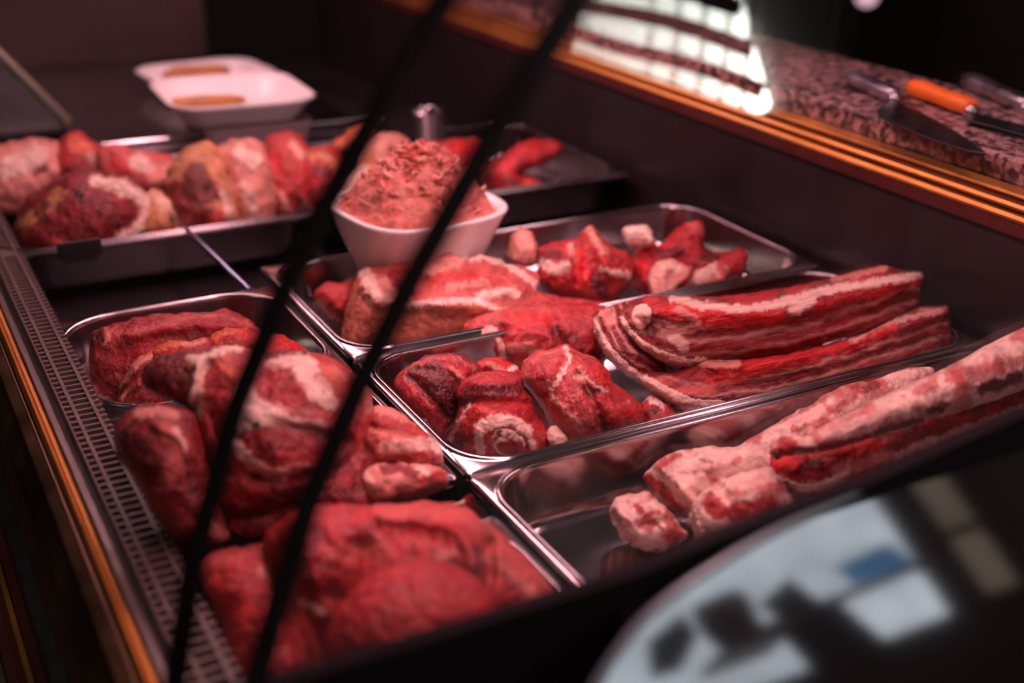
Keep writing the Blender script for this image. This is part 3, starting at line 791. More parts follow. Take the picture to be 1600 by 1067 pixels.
# steel shelf strip behind the hocks
a, c = onz((150, 226), .030), onz((445, 194), .030)
b = MB(); ys = 1.785; b.extrude([(ys, ZD), (ys, .030), (ys + .006, .032), (ys + .012, .030), (ys + .012, 0), (2.55, 0), (2.55, ZD)], 0, a[0], c[0] + .16)
o = b.build('steel_shelf', MT['steel'], bevel=.002); tag(o, 'low steel shelf strip behind the ham hocks', 'shelf')
# bluish rod lying from the deck edge up onto the far tray
a, c = onz((388, 452), -.004), onz((262, 330), .016)
b = MB(); b.tube([a, (a + c) / 2, c], .0030, 8); o = b.build('steel_rod', MT['bluerod'], smooth=True); tag(o, 'thin bluish rod slanting over the front rim of the far hock tray', 'rod')
# black price holder at the rim of the hock tray
a = onz((126, 404), .012)
ph = empty('price_holder', tuple(a), 'small blank black price holder at the front of the hock tray', 'price holder')
b = MB(); b.box((a[0] - .024, a[1] - .003, .014), (a[0] + .024, a[1] + .001, .034)); b.build('plate', MT['black'], ph, bevel=.001)
b = MB(); b.box((a[0] - .018, a[1] - .006, .0105), (a[0] + .018, a[1] + .010, .014)); b.build('foot', MT['black'], ph)
# red-brown cabinet wall far behind the case
b = MB(); 
for i, (xa, xb, mt) in enumerate(((-.4, .75, 'wallband'),)):
    pass

# ================================================================== MEAT
FL = -.0535

# ---- far left tray: hocks and shanks
A = dict(step=6.0, floor=-.048, grow=8, jitter=2.5, lump=.007, rough=.004, group='ham hocks and shanks in the far tray', cat='meat')
meat('pork_shank', 'pale pink meat piece at the left end of the far hock tray', [(-30, 240), (0, 232), (30, 226), (60, 223), (95, 227), (112, 245), (105, 280), (70, 300), (40, 322), (0, 328), (-30, 325)], (30, 328, -.03), 45, .05, base='pale', strokes=[('fat', [(10, 260), (60, 245)], 16), ('maroon', [(55, 268), (70, 262)], 6)], seed=1, **A)
meat('pork_piece', 'orange red meat piece behind the dark cut ham hock', [(88, 240), (105, 214), (125, 210), (137, 224), (160, 231), (177, 250), (168, 287), (140, 295), (110, 290), (92, 268)], (130, 295, -.01), 45, .045, base='rose', strokes=[('orange', [(115, 222), (130, 230)], 10), ('fat', [(140, 245), (160, 255)], 8, .6), ('maroon', [(105, 265), (120, 258)], 7)], seed=2, **A)
meat('pork_piece', 'pink meat piece between the hocks at the back of the far tray', [(150, 245), (165, 232), (190, 231), (202, 244), (225, 242), (255, 247), (280, 256), (270, 290), (235, 305), (200, 297), (168, 288)], (215, 305, .0), 45, .045, base='pink', strokes=[('fat', [(210, 250), (230, 262)], 10), ('pale', [(245, 275), (262, 265)], 14), ('red', [(180, 250), (195, 268)], 9)], seed=3, **A)
meat('ham_hock', 'dark red cut ham hock ringed with white fat, front left of the far tray', [(30, 390), (28, 360), (38, 325), (65, 297), (100, 277), (140, 272), (178, 280), (207, 287), (228, 305), (236, 327), (230, 352), (208, 375), (176, 394), (150, 402), (90, 408), (42, 404)], (130, 404, -.035), 52, .075, base='maroon', var=('red', .5),
     strokes=[('tan', [(38, 352), (62, 325), (95, 305)], 10, .8), ('fat', [(148, 281), (185, 291), (212, 297), (229, 316), (230, 338), (215, 358), (190, 372), (170, 388)], 9), ('black', [(125, 303)], 13, .85), ('dark', [(60, 330), (70, 318)], 8), ('rose', [(90, 375), (100, 385)], 7)], parts=[dict(name='fat_rim', label='white fat rim', poly=strip([(146, 281), (185, 291), (212, 298), (229, 317), (231, 338), (215, 360), (190, 374), (168, 389)], 8.5), seed=104, **dict(RIND, T=.004))], seed=4, **A)
meat('pork_shank', 'narrow orange-skinned shank end beside the dark cut ham hock', [(232, 300), (252, 305), (270, 318), (282, 343), (290, 374), (265, 384), (238, 384), (226, 352)], (258, 384, -.03), 55, .045, base='tan', var=('orange', .6), strokes=[('fat', [(240, 308), (258, 320)], 8, .7), ('skin', [(250, 350), (255, 378)], 8, .6)], seed=5, **A)
meat('pork_shank', 'shank with a dark hollow centre in the middle of the far tray', [(258, 300), (262, 278), (278, 250), (300, 231), (328, 230), (348, 255), (362, 290), (368, 335), (362, 362), (330, 374), (300, 376), (282, 362), (266, 332)], (315, 376, -.03), 52, .06, base='tan', var=('pale', .5),
     strokes=[('maroon', [(272, 300), (285, 330), (300, 350), (325, 352)], 24), ('dark', [(308, 275), (318, 300)], 24), ('black', [(325, 295)], 8, .7), ('pink', [(292, 345), (300, 365)], 9), ('rose', [(330, 350), (345, 340)], 12), ('fat', [(350, 300), (358, 335)], 6)], seed=6, **A)
meat('pork_shank', 'shank with a pale pink top and yellowish stripe, right of the dark hollow one', [(338, 250), (352, 227), (380, 222), (407, 229), (417, 258), (428, 300), (424, 345), (395, 358), (366, 363), (358, 322), (345, 285)], (390, 360, -.03), 52, .055, base='pale', var=('tan', .5),
     strokes=[('fat', [(375, 238), (395, 248)], 14), ('fat', [(385, 290), (392, 315), (398, 345)], 9, .7), ('maroon', [(392, 268)], 5), ('skin', [(372, 320), (380, 345)], 8, .7), ('rose', [(350, 265), (352, 290)], 6)], seed=7, **A)
meat('pork_piece', 'orange red lumpy meat piece near the right end of the hock tray', [(408, 237), (430, 213), (455, 211), (477, 228), (485, 255), (492, 290), (484, 327), (456, 340), (425, 347), (414, 300)], (450, 344, -.03), 52, .055, base='rose', var=('orange', .6), strokes=[('bright', [(425, 250), (432, 268)], 9), ('red', [(415, 275), (418, 290)], 7), ('pale', [(440, 305), (450, 330)], 9), ('fat', [(455, 225), (468, 245)], 7, .6)], seed=8, **A)
meat('pork_piece', 'curled dark-holed meat piece at the right end of the hock tray', [(478, 245), (505, 231), (527, 243), (533, 265), (526, 300), (508, 325), (482, 337), (474, 300)], (498, 334, -.02), 52, .045, base='red', var=('orange', .5), strokes=[('dark', [(495, 265), (512, 270)], 8), ('tan', [(490, 245), (515, 245), (526, 262)], 6), ('maroon', [(490, 300), (500, 320)], 9)], seed=9, **A)

# ---- far right tray, behind the bowl
B = dict(step=6.0, floor=-.053, grow=6, jitter=2.5, lump=.007, rough=.004, cat='meat', group='mixed meat pieces behind the bowl')
meat('bone_piece', 'round pale bone piece with a dark hole, behind the left of the white bowl', [(558, 268), (562, 240), (580, 219), (605, 209), (632, 216), (648, 235), (648, 268), (630, 295), (600, 298), (575, 290)], (605, 297, .0), 55, .05, base='pale', var=('fat', .5), strokes=[('maroon', [(613, 237)], 8), ('tan', [(580, 235), (575, 265)], 9, .7)], seed=11, **B)
meat('pork_piece', 'pink red meat mound rising behind the right of the white bowl', [(640, 245), (660, 226), (700, 223), (750, 219), (760, 233), (748, 262), (720, 296), (650, 300)], (700, 300, .0), 50, .05, base='rose', var=('orange', .5), strokes=[('pale', [(655, 238), (690, 240)], 11), ('bright', [(715, 235), (750, 230)], 9), ('fat', [(665, 262)], 12, .6)], seed=12, **B)
meat('fat_piece', 'small orange fat piece left of the round pale bone', [(518, 226), (545, 209), (565, 198), (580, 203), (562, 226), (536, 238)], (540, 236, .02), 50, .025, base='orange', var=('pale', .7), seed=13, **B)
meat('fat_piece', 'yellowish fat lump peeking over the left rim of the white bowl', [(530, 305), (540, 275), (558, 262), (580, 262), (595, 285), (580, 310), (545, 318)], (560, 316, .0), 50, .03, base='fat', var=('tan', .6), strokes=[('rose', [(535, 305)], 12)], seed=14, **B)
meat('beef_strip', 'dark red tapering meat piece at the right, beyond the white bowl', [(752, 262), (790, 245), (820, 222), (862, 220), (874, 234), (850, 251), (815, 262), (802, 275), (832, 280), (852, 295), (847, 307), (800, 305), (762, 292)], (800, 306, -.02), 45, .04, base='red', var=('maroon', .6), strokes=[('orange', [(825, 290), (842, 297)], 8, .7), ('dark', [(790, 285), (805, 292)], 9), ('rose', [(775, 265), (800, 250)], 8)], seed=15, **B)

# ---- middle right tray one: bony pork pieces and the skin-on slab
C1 = dict(step=4.0, floor=FL, cat='meat', group='pork pieces in the tray before the bowl', jitter=2.6)
meat('pork_piece', 'pointed pale pink fat piece standing at the back of the bony pork tray', [(786, 400), (798, 368), (815, 350), (832, 365), (846, 395), (838, 418), (800, 418)], (815, 418, -.01), 60, .03, base='pale', var=('fat', .5), ch=1, p=.33, lump=.006, rough=.003, seed=21, **C1)
meat('bone_piece', 'jagged red bone piece with a tall pale peak in the bony pork tray', [(838, 402), (855, 378), (880, 374), (903, 376), (912, 355), (922, 347), (937, 365), (952, 385), (968, 385), (988, 402), (994, 432), (968, 470), (935, 474), (890, 470), (852, 460), (836, 432)], (915, 472, -.035), 52, .06, base='red', var=('pink', .5),
     strokes=[('fat', [(852, 410), (868, 424), (882, 415)], 9), ('maroon', [(850, 395), (872, 398)], 8), ('pale', [(918, 352), (928, 372), (945, 392)], 6), ('pale', [(893, 385), (900, 405)], 7), ('fat', [(940, 420), (965, 428), (985, 430)], 5), ('dark', [(930, 440), (945, 460)], 9), ('bright', [(910, 400), (912, 440)], 12), ('h', [(905, 380), (900, 440)], 9, -.012), ('h', [(928, 360), (950, 420)], 12, .012)], seed=22, ch=1, p=.4, lump=.008, rough=.004, **C1)
meat('pork_scrap', 'dark red scrap heap with a raised corner at the right of the bony pork tray', [(982, 400), (1010, 378), (1032, 384), (1050, 368), (1073, 344), (1098, 343), (1104, 365), (1097, 386), (1118, 394), (1146, 394), (1158, 383), (1168, 398), (1167, 428), (1130, 440), (1080, 446), (1040, 462), (1010, 470), (984, 445)], (1080, 462, -.035), 48, .05, base='red', var=('maroon', .5), strokes=[('pink', [(1080, 350), (1095, 362)], 8), ('dark', [(1035, 400), (1060, 392)], 12), ('bright', [(1000, 400), (1005, 425)], 9), ('dark', [(1100, 400), (1115, 405)], 8), ('rose', [(1150, 395), (1158, 415)], 7), ('h', [(1060, 400), (1080, 440)], 12, -.012)], seed=23, ch=1, p=.4, lump=.008, rough=.005, **C1)
meat('bone_piece', 'white sawn bone end on top of the scraps in the bony pork tray', [(973, 364), (980, 351), (1005, 350), (1019, 361), (1022, 378), (1002, 387), (978, 382)], (998, 386, .018), 60, .022, base='bone', var=('fat', .5), strokes=[('pink', [(985, 375), (1010, 378)], 3)], ch=1, p=.33, lump=.006, rough=.003, seed=24, **C1)
meat('fat_piece', 'flat pale trimming in front of the scrap heap, left of a similar smaller one', [(1010, 440), (1014, 430), (1022, 411), (1046, 405), (1068, 411), (1090, 416), (1084, 432), (1064, 447), (1046, 458), (1020, 468), (1014, 456)], (1040, 462, -.012), 38, .012, base='pale', var=('fat', .5), strokes=[('rose', [(1086, 420), (1072, 440)], 5), ('red', [(1012, 440), (1018, 462)], 3), ('fat', [(1030, 415), (1060, 418)], 6), ('h', [(1040, 410), (1035, 460)], 7, .004)], ch=1, p=.33, lump=.006, rough=.003, seed=25, **C1)
meat('fat_piece', 'smaller flat pale trimming at the right end of the bony pork tray', [(1062, 454), (1072, 440), (1082, 421), (1096, 414), (1108, 406), (1124, 410), (1140, 412), (1144, 430), (1128, 440), (1110, 443), (1086, 450)], (1100, 448, -.012), 38, .012, base='pale', var=('rose', .5), strokes=[('fat', [(1085, 437), (1115, 420)], 8), ('red', [(1125, 415), (1138, 432)], 6, .7)], ch=1, p=.33, lump=.006, rough=.003, seed=26, **C1)
meat('pork_flap', 'narrow red meat flap at the left end beside the skin-on slab', [(486, 460), (500, 447), (530, 439), (560, 430), (556, 470), (545, 512), (522, 500), (503, 480)], (520, 505, -.05), 50, .03, base='rose', var=('orange', .5), strokes=[('dark', [(515, 478), (535, 492)], 6)], seed=27, **C1)
meat('pork_slab', 'thick pork slab with brown skin side and folded fatty top, in front of the bones', [(533, 515), (545, 470), (553, 432), (568, 418), (604, 410), (640, 403), (668, 398), (702, 385), (714, 396), (728, 399), (762, 396), (792, 410), (818, 415), (838, 425), (848, 442), (842, 455), (868, 463), (905, 466), (955, 472), (950, 480), (900, 482), (850, 486), (812, 500), (760, 520), (720, 532), (650, 548), (580, 552), (540, 545)], (650, 545, -.05), 38, .06, back=.03, p=.4, base='pink', var=('rose', .6),
     strokes=[('skin', [(555, 470), (560, 520), (580, 560)], 26), ('skin', [(590, 520), (650, 515), (720, 505), (780, 500)], 30), ('skin', [(560, 545), (650, 550), (740, 530)], 24), ('fat', [(571, 426), (578, 450), (592, 474), (612, 468)], 12), ('pale', [(598, 440), (612, 460)], 10), ('fat', [(625, 478), (690, 470), (745, 469), (790, 488)], 5),
              ('fat', [(722, 402), (762, 402), (800, 415), (838, 446)], 5), ('fat', [(750, 463), (790, 453), (806, 461)], 7), ('pale', [(665, 420), (712, 410)], 11), ('bright', [(680, 440), (740, 432)], 9, .7), ('red', [(615, 430), (650, 425)], 8), ('maroon', [(622, 445), (640, 450)], 8), ('pale', [(700, 450), (760, 440)], 6), ('rose', [(860, 468), (940, 474)], 6),
              ('h', [(575, 450), (600, 476), (690, 472), (790, 488)], 12, .014), ('h', [(620, 440), (660, 445)], 14, -.012), ('h', [(720, 415), (800, 430)], 8, -.008), ('h', [(740, 445), (800, 445)], 8, -.006)], parts=[dict(name='skin', label='brown skin side', poly=[(537, 518), (550, 466), (574, 452), (600, 480), (690, 476), (745, 474), (790, 492), (808, 500), (760, 518), (720, 530), (650, 546), (580, 550), (541, 543)], seed=108, **dict(RIND, base='skin', var=('maroon', .5), step=4.5, ch=2, T=.002))], seed=28, **C1)

# ---- tray two: shanks, joints and belly strips
C2 = dict(step=3.2, floor=FL, cat='meat', mat='meat_wet')
meat('pork_loin', 'long rounded red joint along the rear rim of the middle tray', [(714, 530), (724, 505), (745, 491), (790, 481), (830, 477), (870, 473), (930, 475), (960, 480), (955, 520), (950, 570), (920, 590), (880, 580), (850, 572), (820, 575), (800, 590), (785, 575), (765, 558), (730, 552)], (840, 590, -.05), 46, .05, base='rose', var=('red', .6),
     strokes=[('fib', [(725, 540), (790, 510), (900, 500)], 7, .35, 60), ('fat', [(745, 521), (768, 511), (783, 532), (786, 560)], 5, .8), ('pink', [(735, 510), (790, 490), (850, 485)], 12, .6), ('red', [(740, 545), (765, 540)], 10), ('bright', [(800, 500), (850, 505)], 14, .6), ('dark', [(868, 515), (900, 530)], 9, .8), ('pale', [(800, 545), (830, 540), (838, 560)], 8, .6), ('maroon', [(885, 555), (925, 560)], 12), ('h', [(860, 490), (872, 520), (880, 560)], 9, -.010), ('h', [(785, 515), (790, 560)], 8, -.008), ('h', [(820, 560), (850, 535)], 6, -.005)],
     seed=31, group='meat joints in the middle tray', **C2)
meat('beef_shank', 'dark red shank with a paler lower edge, in the left corner of the middle tray', [(614, 604), (622, 580), (645, 564), (680, 552), (715, 551), (747, 566), (757, 582), (745, 600), (735, 620), (722, 645), (712, 665), (704, 690), (684, 686), (650, 652), (625, 622)], (690, 690, -.05), 50, .045, base='maroon', var=('red', .5),
     strokes=[('fib', [(625, 590), (660, 640), (695, 680)], 5, .45, 40), ('fib', [(660, 575), (710, 620)], 4, .3, 30, 'black'), ('rose', [(625, 590), (640, 615), (670, 645), (692, 680)], 13), ('dark', [(655, 588), (690, 600), (705, 630)], 20), ('pink', [(640, 570), (680, 558), (715, 558), (742, 574)], 4, .7), ('red', [(700, 572), (725, 578)], 10), ('pale', [(705, 575), (722, 590)], 4, .7), ('h', [(640, 590), (665, 610), (700, 650)], 7, -.007), ('h', [(650, 576), (700, 582), (715, 605)], 6, -.005)],
     seed=32, group='meat joints in the middle tray', **C2)
meat('beef_shank', 'rounded shank with a pale sawn bone end at the front of the middle tray', [(712, 612), (725, 592), (752, 580), (790, 578), (812, 584), (818, 602), (832, 630), (846, 655), (860, 688), (856, 712), (838, 722), (790, 724), (735, 714), (704, 696), (697, 678), (710, 655), (716, 635)], (780, 722, -.045), 52, .06, base='red', var=('maroon', .4),
     strokes=[('dark', [(725, 625), (760, 606), (812, 606)], 13), ('rose', [(728, 600), (760, 588), (805, 590)], 8, .7), ('fat', [(702, 690), (716, 662), (732, 632)], 2.5, .7), ('dark', [(710, 670), (718, 690)], 12, .8), ('fat', [(752, 668), (775, 656), (805, 658), (828, 675), (838, 700)], 9), ('fat', [(748, 680), (752, 705)], 8), ('rose', [(840, 680), (850, 705)], 8), ('pink', [(770, 690), (785, 680)], 8), ('h', [(715, 632), (760, 628), (820, 630)], 7, -.010), ('h', [(740, 600), (800, 598)], 8, .006)],
     parts=[dict(name='sawn_bone', label='pale sawn bone with a red marrow core', poly=[(762, 682), (772, 668), (795, 663), (815, 672), (826, 692), (822, 714), (800, 718), (772, 714)], T=.007, base='bone', var=('pale', .5), strokes=[('fib', [(705, 690), (740, 640), (815, 630)], 5, .4, 40), ('maroon', [(772, 686), (780, 678)], 4), ('red', [(788, 702), (806, 698)], 11), ('maroon', [(802, 706)], 7), ('pink', [(795, 680)], 5, .7)], seed=90, step=3.0, rough=.001, lump=.001, back=.008)],
     seed=33, group='meat joints in the middle tray', **C2)
meat('pork_joint', 'large light red joint with stringy white fat in the centre of the middle tray', [(811, 582), (818, 561), (840, 547), (868, 544), (885, 539), (902, 547), (930, 559), (952, 580), (962, 600), (987, 615), (1003, 635), (1012, 668), (990, 682), (955, 688), (940, 700), (910, 704), (878, 698), (862, 672), (848, 640), (828, 610), (814, 597)], (910, 704, -.045), 52, .06, base='rose', var=('pink', .6),
     strokes=[('fib', [(885, 590), (905, 640), (920, 690)], 6, .5, 34, 'pale'), ('fib', [(960, 610), (985, 680)], 5, .4, 40), ('pink', [(820, 570), (850, 552), (880, 552)], 12, .8), ('pale', [(825, 590), (845, 610), (860, 600)], 8, .6), ('fat', [(884, 543), (892, 560), (878, 585), (862, 608)], 3.5), ('fat', [(858, 615), (880, 640), (905, 660)], 2.2, .8), ('fat', [(905, 575), (920, 600), (950, 612)], 3, .7), ('fat', [(900, 590), (915, 590)], 4, .7), ('dark', [(910, 606), (925, 616), (935, 610)], 5), ('bright', [(935, 575), (970, 605), (990, 640)], 13, .7), ('red', [(950, 630), (960, 670)], 14), ('orange', [(890, 690), (925, 688)], 9, .5),
              ('fat', [(975, 630), (985, 628)], 2, .7), ('pale', [(870, 625), (900, 655), (915, 685)], 5, .5), ('h', [(885, 560), (868, 595), (858, 620)], 7, -.007), ('h', [(905, 585), (928, 625), (945, 680)], 7, -.010), ('h', [(845, 580)], 20, .008), ('h', [(965, 640), (970, 680)], 12, .006)], seed=34, group='meat joints in the middle tray', **C2)
meat('fat_piece', 'small white fat lump between the sawn shank and the big light red joint', [(856, 672), (868, 660), (882, 672), (890, 690), (886, 704), (866, 706), (852, 694)], (870, 706, -.030), 55, .018, base='fat', var=('pale', .5), seed=35, group='meat joints in the middle tray', **C2)
meat('pork_scrap', 'small red scrap at the foot of the lower belly strip', [(996, 645), (1006, 622), (1022, 615), (1045, 634), (1066, 652), (1060, 668), (1020, 676), (1000, 672)], (1030, 676, -.045), 52, .025, base='red', var=('rose', .5), strokes=[('fat', [(1006, 612), (1020, 628), (1034, 634)], 5), ('dark', [(1012, 650), (1022, 640)], 5)], seed=36, group='meat joints in the middle tray', **C2)
meat('pork_scrap', 'small red scrap wedged between the dark shank and the long rear joint', [(728, 580), (745, 564), (772, 556), (800, 566), (820, 580), (815, 596), (770, 592), (745, 590)], (775, 594, -.02), 50, .02, base='bright', var=('red', .5), strokes=[('pale', [(765, 570), (785, 580)], 6), ('fat', [(795, 585), (805, 575)], 6)], seed=37, group='meat joints in the middle tray', **C2)
BL = dict(step=3.2, floor=FL, cat='meat', nh=(-.18, -1), group='striped pork belly strips')
meat('belly_strip', 'rearmost belly strip curling down at the left behind the upper strip', [(923, 503), (932, 485), (958, 476), (995, 470), (1020, 480), (1040, 520), (1060, 560), (1040, 592), (1010, 606), (985, 594), (955, 570), (935, 542)], (1000, 600, -.028), 40, .045, back=.02, base='maroon', var=('red', .5),
     strokes=[('layers', [(930, 500), (942, 540), (968, 570), (1005, 592)], 13, .6, 70), ('fat', [(928, 505), (940, 540), (966, 570), (1000, 594)], 5), ('pale', [(945, 490), (955, 505)], 9, .8)], parts=[dict(name='rind', label='thin pale rind edge', poly=strip([(931, 503), (944, 537), (970, 565), (1002, 588)], 6), seed=103, **RIND)], seed=41, mat='meat_wet', **BL)
meat('belly_strip', 'lower belly strip with a bright red top lying in front of the upper one', [(996, 590), (1011, 579), (1043, 583), (1075, 573), (1105, 557), (1145, 562), (1214, 553), (1275, 542), (1316, 530), (1356, 518), (1397, 495), (1429, 481), (1450, 477), (1464, 480), (1482, 476), (1489, 488), (1489, 530), (1484, 553), (1440, 575), (1356, 597), (1275, 618), (1194, 638), (1133, 650), (1084, 650), (1050, 634), (1012, 608)], (1150, 648, -.045), 44, .05, p=.42, base='maroon', var=('red', .6),
     strokes=[('fib', [(1140, 578), (1250, 560), (1400, 510)], 4, .3, 20, 'rose'), ('layers', [(1040, 640), (1100, 652), (1200, 640), (1300, 615), (1480, 555)], 17, .45, 62, 2.6), ('bright', [(1130, 582), (1200, 570), (1290, 548), (1390, 515)], 13), ('bright', [(1110, 590), (1160, 590)], 10, .8), ('fat', [(1000, 592), (1028, 614), (1058, 634), (1092, 645), (1125, 642)], 9), ('pale', [(1098, 568), (1120, 570), (1150, 567)], 7, .85), ('fat', [(1330, 532), (1370, 512), (1420, 495), (1470, 487)], 4, .6), ('pale', [(1440, 482), (1478, 482)], 5, .7),
              ('pink', [(1030, 600), (1075, 612), (1110, 606)], 8, .7), ('h', [(1110, 572), (1200, 566), (1290, 545), (1400, 508), (1480, 485)], 13, .014), ('h', [(1060, 605), (1150, 605), (1290, 585), (1450, 530)], 10, -.006)], parts=[dict(name='rind', label='thick pale rind edge', poly=strip([(1003, 590), (1030, 608), (1060, 625), (1094, 636), (1134, 632)], 12), seed=101, **RIND)], seed=42, mat='fibre_x', **BL)
meat('belly_strip', 'upper belly strip with a fatty ridge and a white knob at its left end', [(966, 492), (976, 477), (996, 464), (1017, 461), (1043, 461), (1084, 463), (1130, 463), (1153, 459), (1194, 453), (1234, 449), (1275, 439), (1307, 432), (1340, 422), (1372, 415), (1390, 413), (1407, 423), (1425, 425), (1443, 421), (1448, 433), (1440, 462), (1436, 480), (1397, 503), (1356, 520), (1295, 536), (1234, 552), (1177, 564), (1112, 569), (1084, 578), (1058, 576), (1028, 566), (998, 544), (972, 515)], (1120, 572, -.012), 44, .055, p=.42, base='maroon', var=('red', .6),
     strokes=[('layers', [(1000, 560), (1080, 575), (1180, 566), (1300, 538), (1430, 490)], 21, .42, 66, 2.2), ('bright', [(1030, 482), (1070, 490), (1130, 497), (1200, 497), (1215, 492)], 14), ('bright', [(1280, 478), (1340, 462), (1400, 452), (1432, 440)], 7, .8), ('fat', [(1052, 468), (1100, 477), (1165, 484), (1215, 474), (1265, 460), (1310, 450), (1370, 440), (1435, 430)], 7), ('fat', [(1240, 484), (1268, 468)], 9), ('red', [(1140, 463), (1175, 470)], 7), ('red', [(1185, 465), (1210, 460)], 7), ('red', [(1235, 456), (1260, 450)], 6), ('pale', [(1300, 436), (1340, 428), (1385, 418)], 5, .8), ('red', [(1330, 440), (1380, 428)], 4, .8),
              ('fat', [(968, 498), (980, 524), (1005, 546), (1040, 565), (1078, 573), (1105, 566)], 6), ('pale', [(1060, 486), (1080, 495), (1092, 505)], 7, .8), ('pale', [(1020, 515), (1060, 520), (1090, 512)], 6, .7), ('fat', [(1055, 530), (1072, 540)], 9, .7), ('rose', [(1010, 470), (1030, 475)], 9), ('h', [(1030, 482), (1100, 490), (1210, 490), (1300, 466), (1430, 436)], 15, .014), ('h', [(1020, 520), (1150, 526), (1290, 505), (1420, 470)], 10, -.007), ('h', [(1000, 500), (1020, 525)], 8, -.008)],
     parts=[dict(name='rind', label='thin pale rind edge', poly=strip([(970, 494), (983, 521), (1008, 542), (1042, 558), (1078, 565), (1108, 559)], 7), seed=102, **RIND), dict(name='fat_knob', label='white rounded fat knob', poly=[(984, 500), (986, 482), (997, 472), (1014, 473), (1022, 488), (1016, 505), (1004, 520), (992, 515)], T=.017, base='fat', var=('pale', .4), seed=91, step=3.0, rough=.0015, back=.006, sink=.006, jitter=.8)], seed=43, mat='fibre_x', **BL)

# ---- tray three: rib racks
C3 = dict(floor=FL, cat='meat', group='pale rib pieces in the nearest right tray')
meat('rib_rack', 'slim pale rib rack along the rear wall of the rib tray', [(1140, 705), (1180, 680), (1220, 657), (1270, 629), (1300, 609), (1330, 597), (1365, 594), (1390, 584), (1420, 574), (1450, 572), (1466, 580), (1455, 612), (1400, 650), (1330, 685), (1270, 715), (1230, 735), (1190, 740), (1150, 730)], (1230, 735, -.04), 48, .04, base='fat', var=('rose', .75, -.05, 34), nh=(-.15, -1),
     strokes=[('red', [(1340, 605), (1362, 600)], 9, .7), ('rose', [(1300, 640), (1330, 622)], 9, .6), ('maroon', [(1350, 610), (1375, 600)], 5, .7), ('fat', [(1200, 680), (1280, 640)], 10, .8), ('fat', [(1390, 590), (1440, 580)], 8, .8), ('rose', [(1240, 668)], 8, .7), ('h', [(1330, 600), (1350, 640)], 9, -.006)], seed=51, step=3.6, lump=.006, **C3)
meat('rib_piece', 'whitish rib piece behind the smallest rib chunk', [(1003, 746), (1020, 724), (1050, 707), (1080, 699), (1120, 697), (1145, 699), (1168, 690), (1192, 690), (1210, 702), (1222, 735), (1190, 765), (1140, 785), (1095, 805), (1070, 812), (1045, 796), (1022, 772)], (1075, 812, -.045), 50, .045, base='fat', var=('red', .7, -.12, 60),
     strokes=[('fat', [(1045, 730), (1090, 720), (1130, 715)], 13, .75), ('red', [(1012, 748), (1040, 772), (1060, 795)], 10), ('rose', [(1030, 730), (1060, 712)], 5), ('maroon', [(1095, 715), (1112, 722)], 3, .7), ('maroon', [(1045, 745), (1060, 760)], 3, .6), ('fat', [(1165, 705), (1190, 702)], 12), ('dark', [(1095, 775), (1115, 768)], 6, .7), ('h', [(1010, 745), (1040, 770), (1068, 800)], 9, -.004), ('h', [(1025, 728), (1070, 770), (1090, 790)], 6, .008)], seed=52, step=3.6, **C3)
meat('rib_chunk', 'smallest rib chunk lying alone by the bare tray corner', [(953, 800), (957, 780), (974, 771), (1003, 767), (1018, 768), (1032, 786), (1050, 800), (1064, 820), (1080, 836), (1060, 850), (1030, 862), (1005, 863), (983, 853), (964, 836)], (1020, 862, -.052), 50, .035, base='fat', var=('red', .8, 0., 60),
     strokes=[('red', [(995, 785), (1000, 800)], 5), ('rose', [(1010, 805), (1030, 800)], 4), ('red', [(965, 825), (985, 840)], 9, .7), ('dark', [(962, 800), (968, 812)], 7, .9), ('fat', [(985, 778), (1010, 775)], 7, .8), ('maroon', [(1000, 822), (1020, 815), (1035, 825)], 3), ('red', [(1040, 835), (1060, 838)], 8, .6), ('h', [(958, 795), (985, 812), (1000, 835)], 9, .008), ('h', [(1000, 820), (1040, 815)], 6, -.005)], seed=53, step=3.6, **C3)
meat('rib_piece', 'rib piece with a white fat-edged cut face, in front of the whitish piece', [(1076, 795), (1090, 769), (1120, 750), (1160, 739), (1195, 728), (1217, 738), (1230, 762), (1250, 790), (1210, 820), (1150, 842), (1105, 862), (1085, 842)], (1110, 862, -.045), 52, .05, base='fat', var=('red', .7, -.05, 50),
     strokes=[('fat', [(1090, 782), (1082, 808), (1096, 842)], 7), ('red', [(1108, 785), (1125, 800)], 13), ('maroon', [(1112, 790)], 6, .7), ('fat', [(1140, 760), (1185, 745)], 11, .6), ('rose', [(1150, 800), (1200, 790)], 14), ('h', [(1128, 760), (1150, 800), (1140, 840)], 10, -.004)], parts=[dict(name='fat_edge', label='white fat edge', poly=strip([(1092, 780), (1083, 806), (1096, 842)], 6.5), seed=106, **RIND)], seed=54, step=4.5, **C3)
meat('bone_bit', 'tiny pink bone bit under the fat-edged rib piece', [(1078, 850), (1086, 838), (1097, 842), (1102, 854), (1094, 866), (1082, 864)], (1090, 865, -.05), 55, .010, base='pale', var=('pink', .5), seed=55, step=3, **C3)
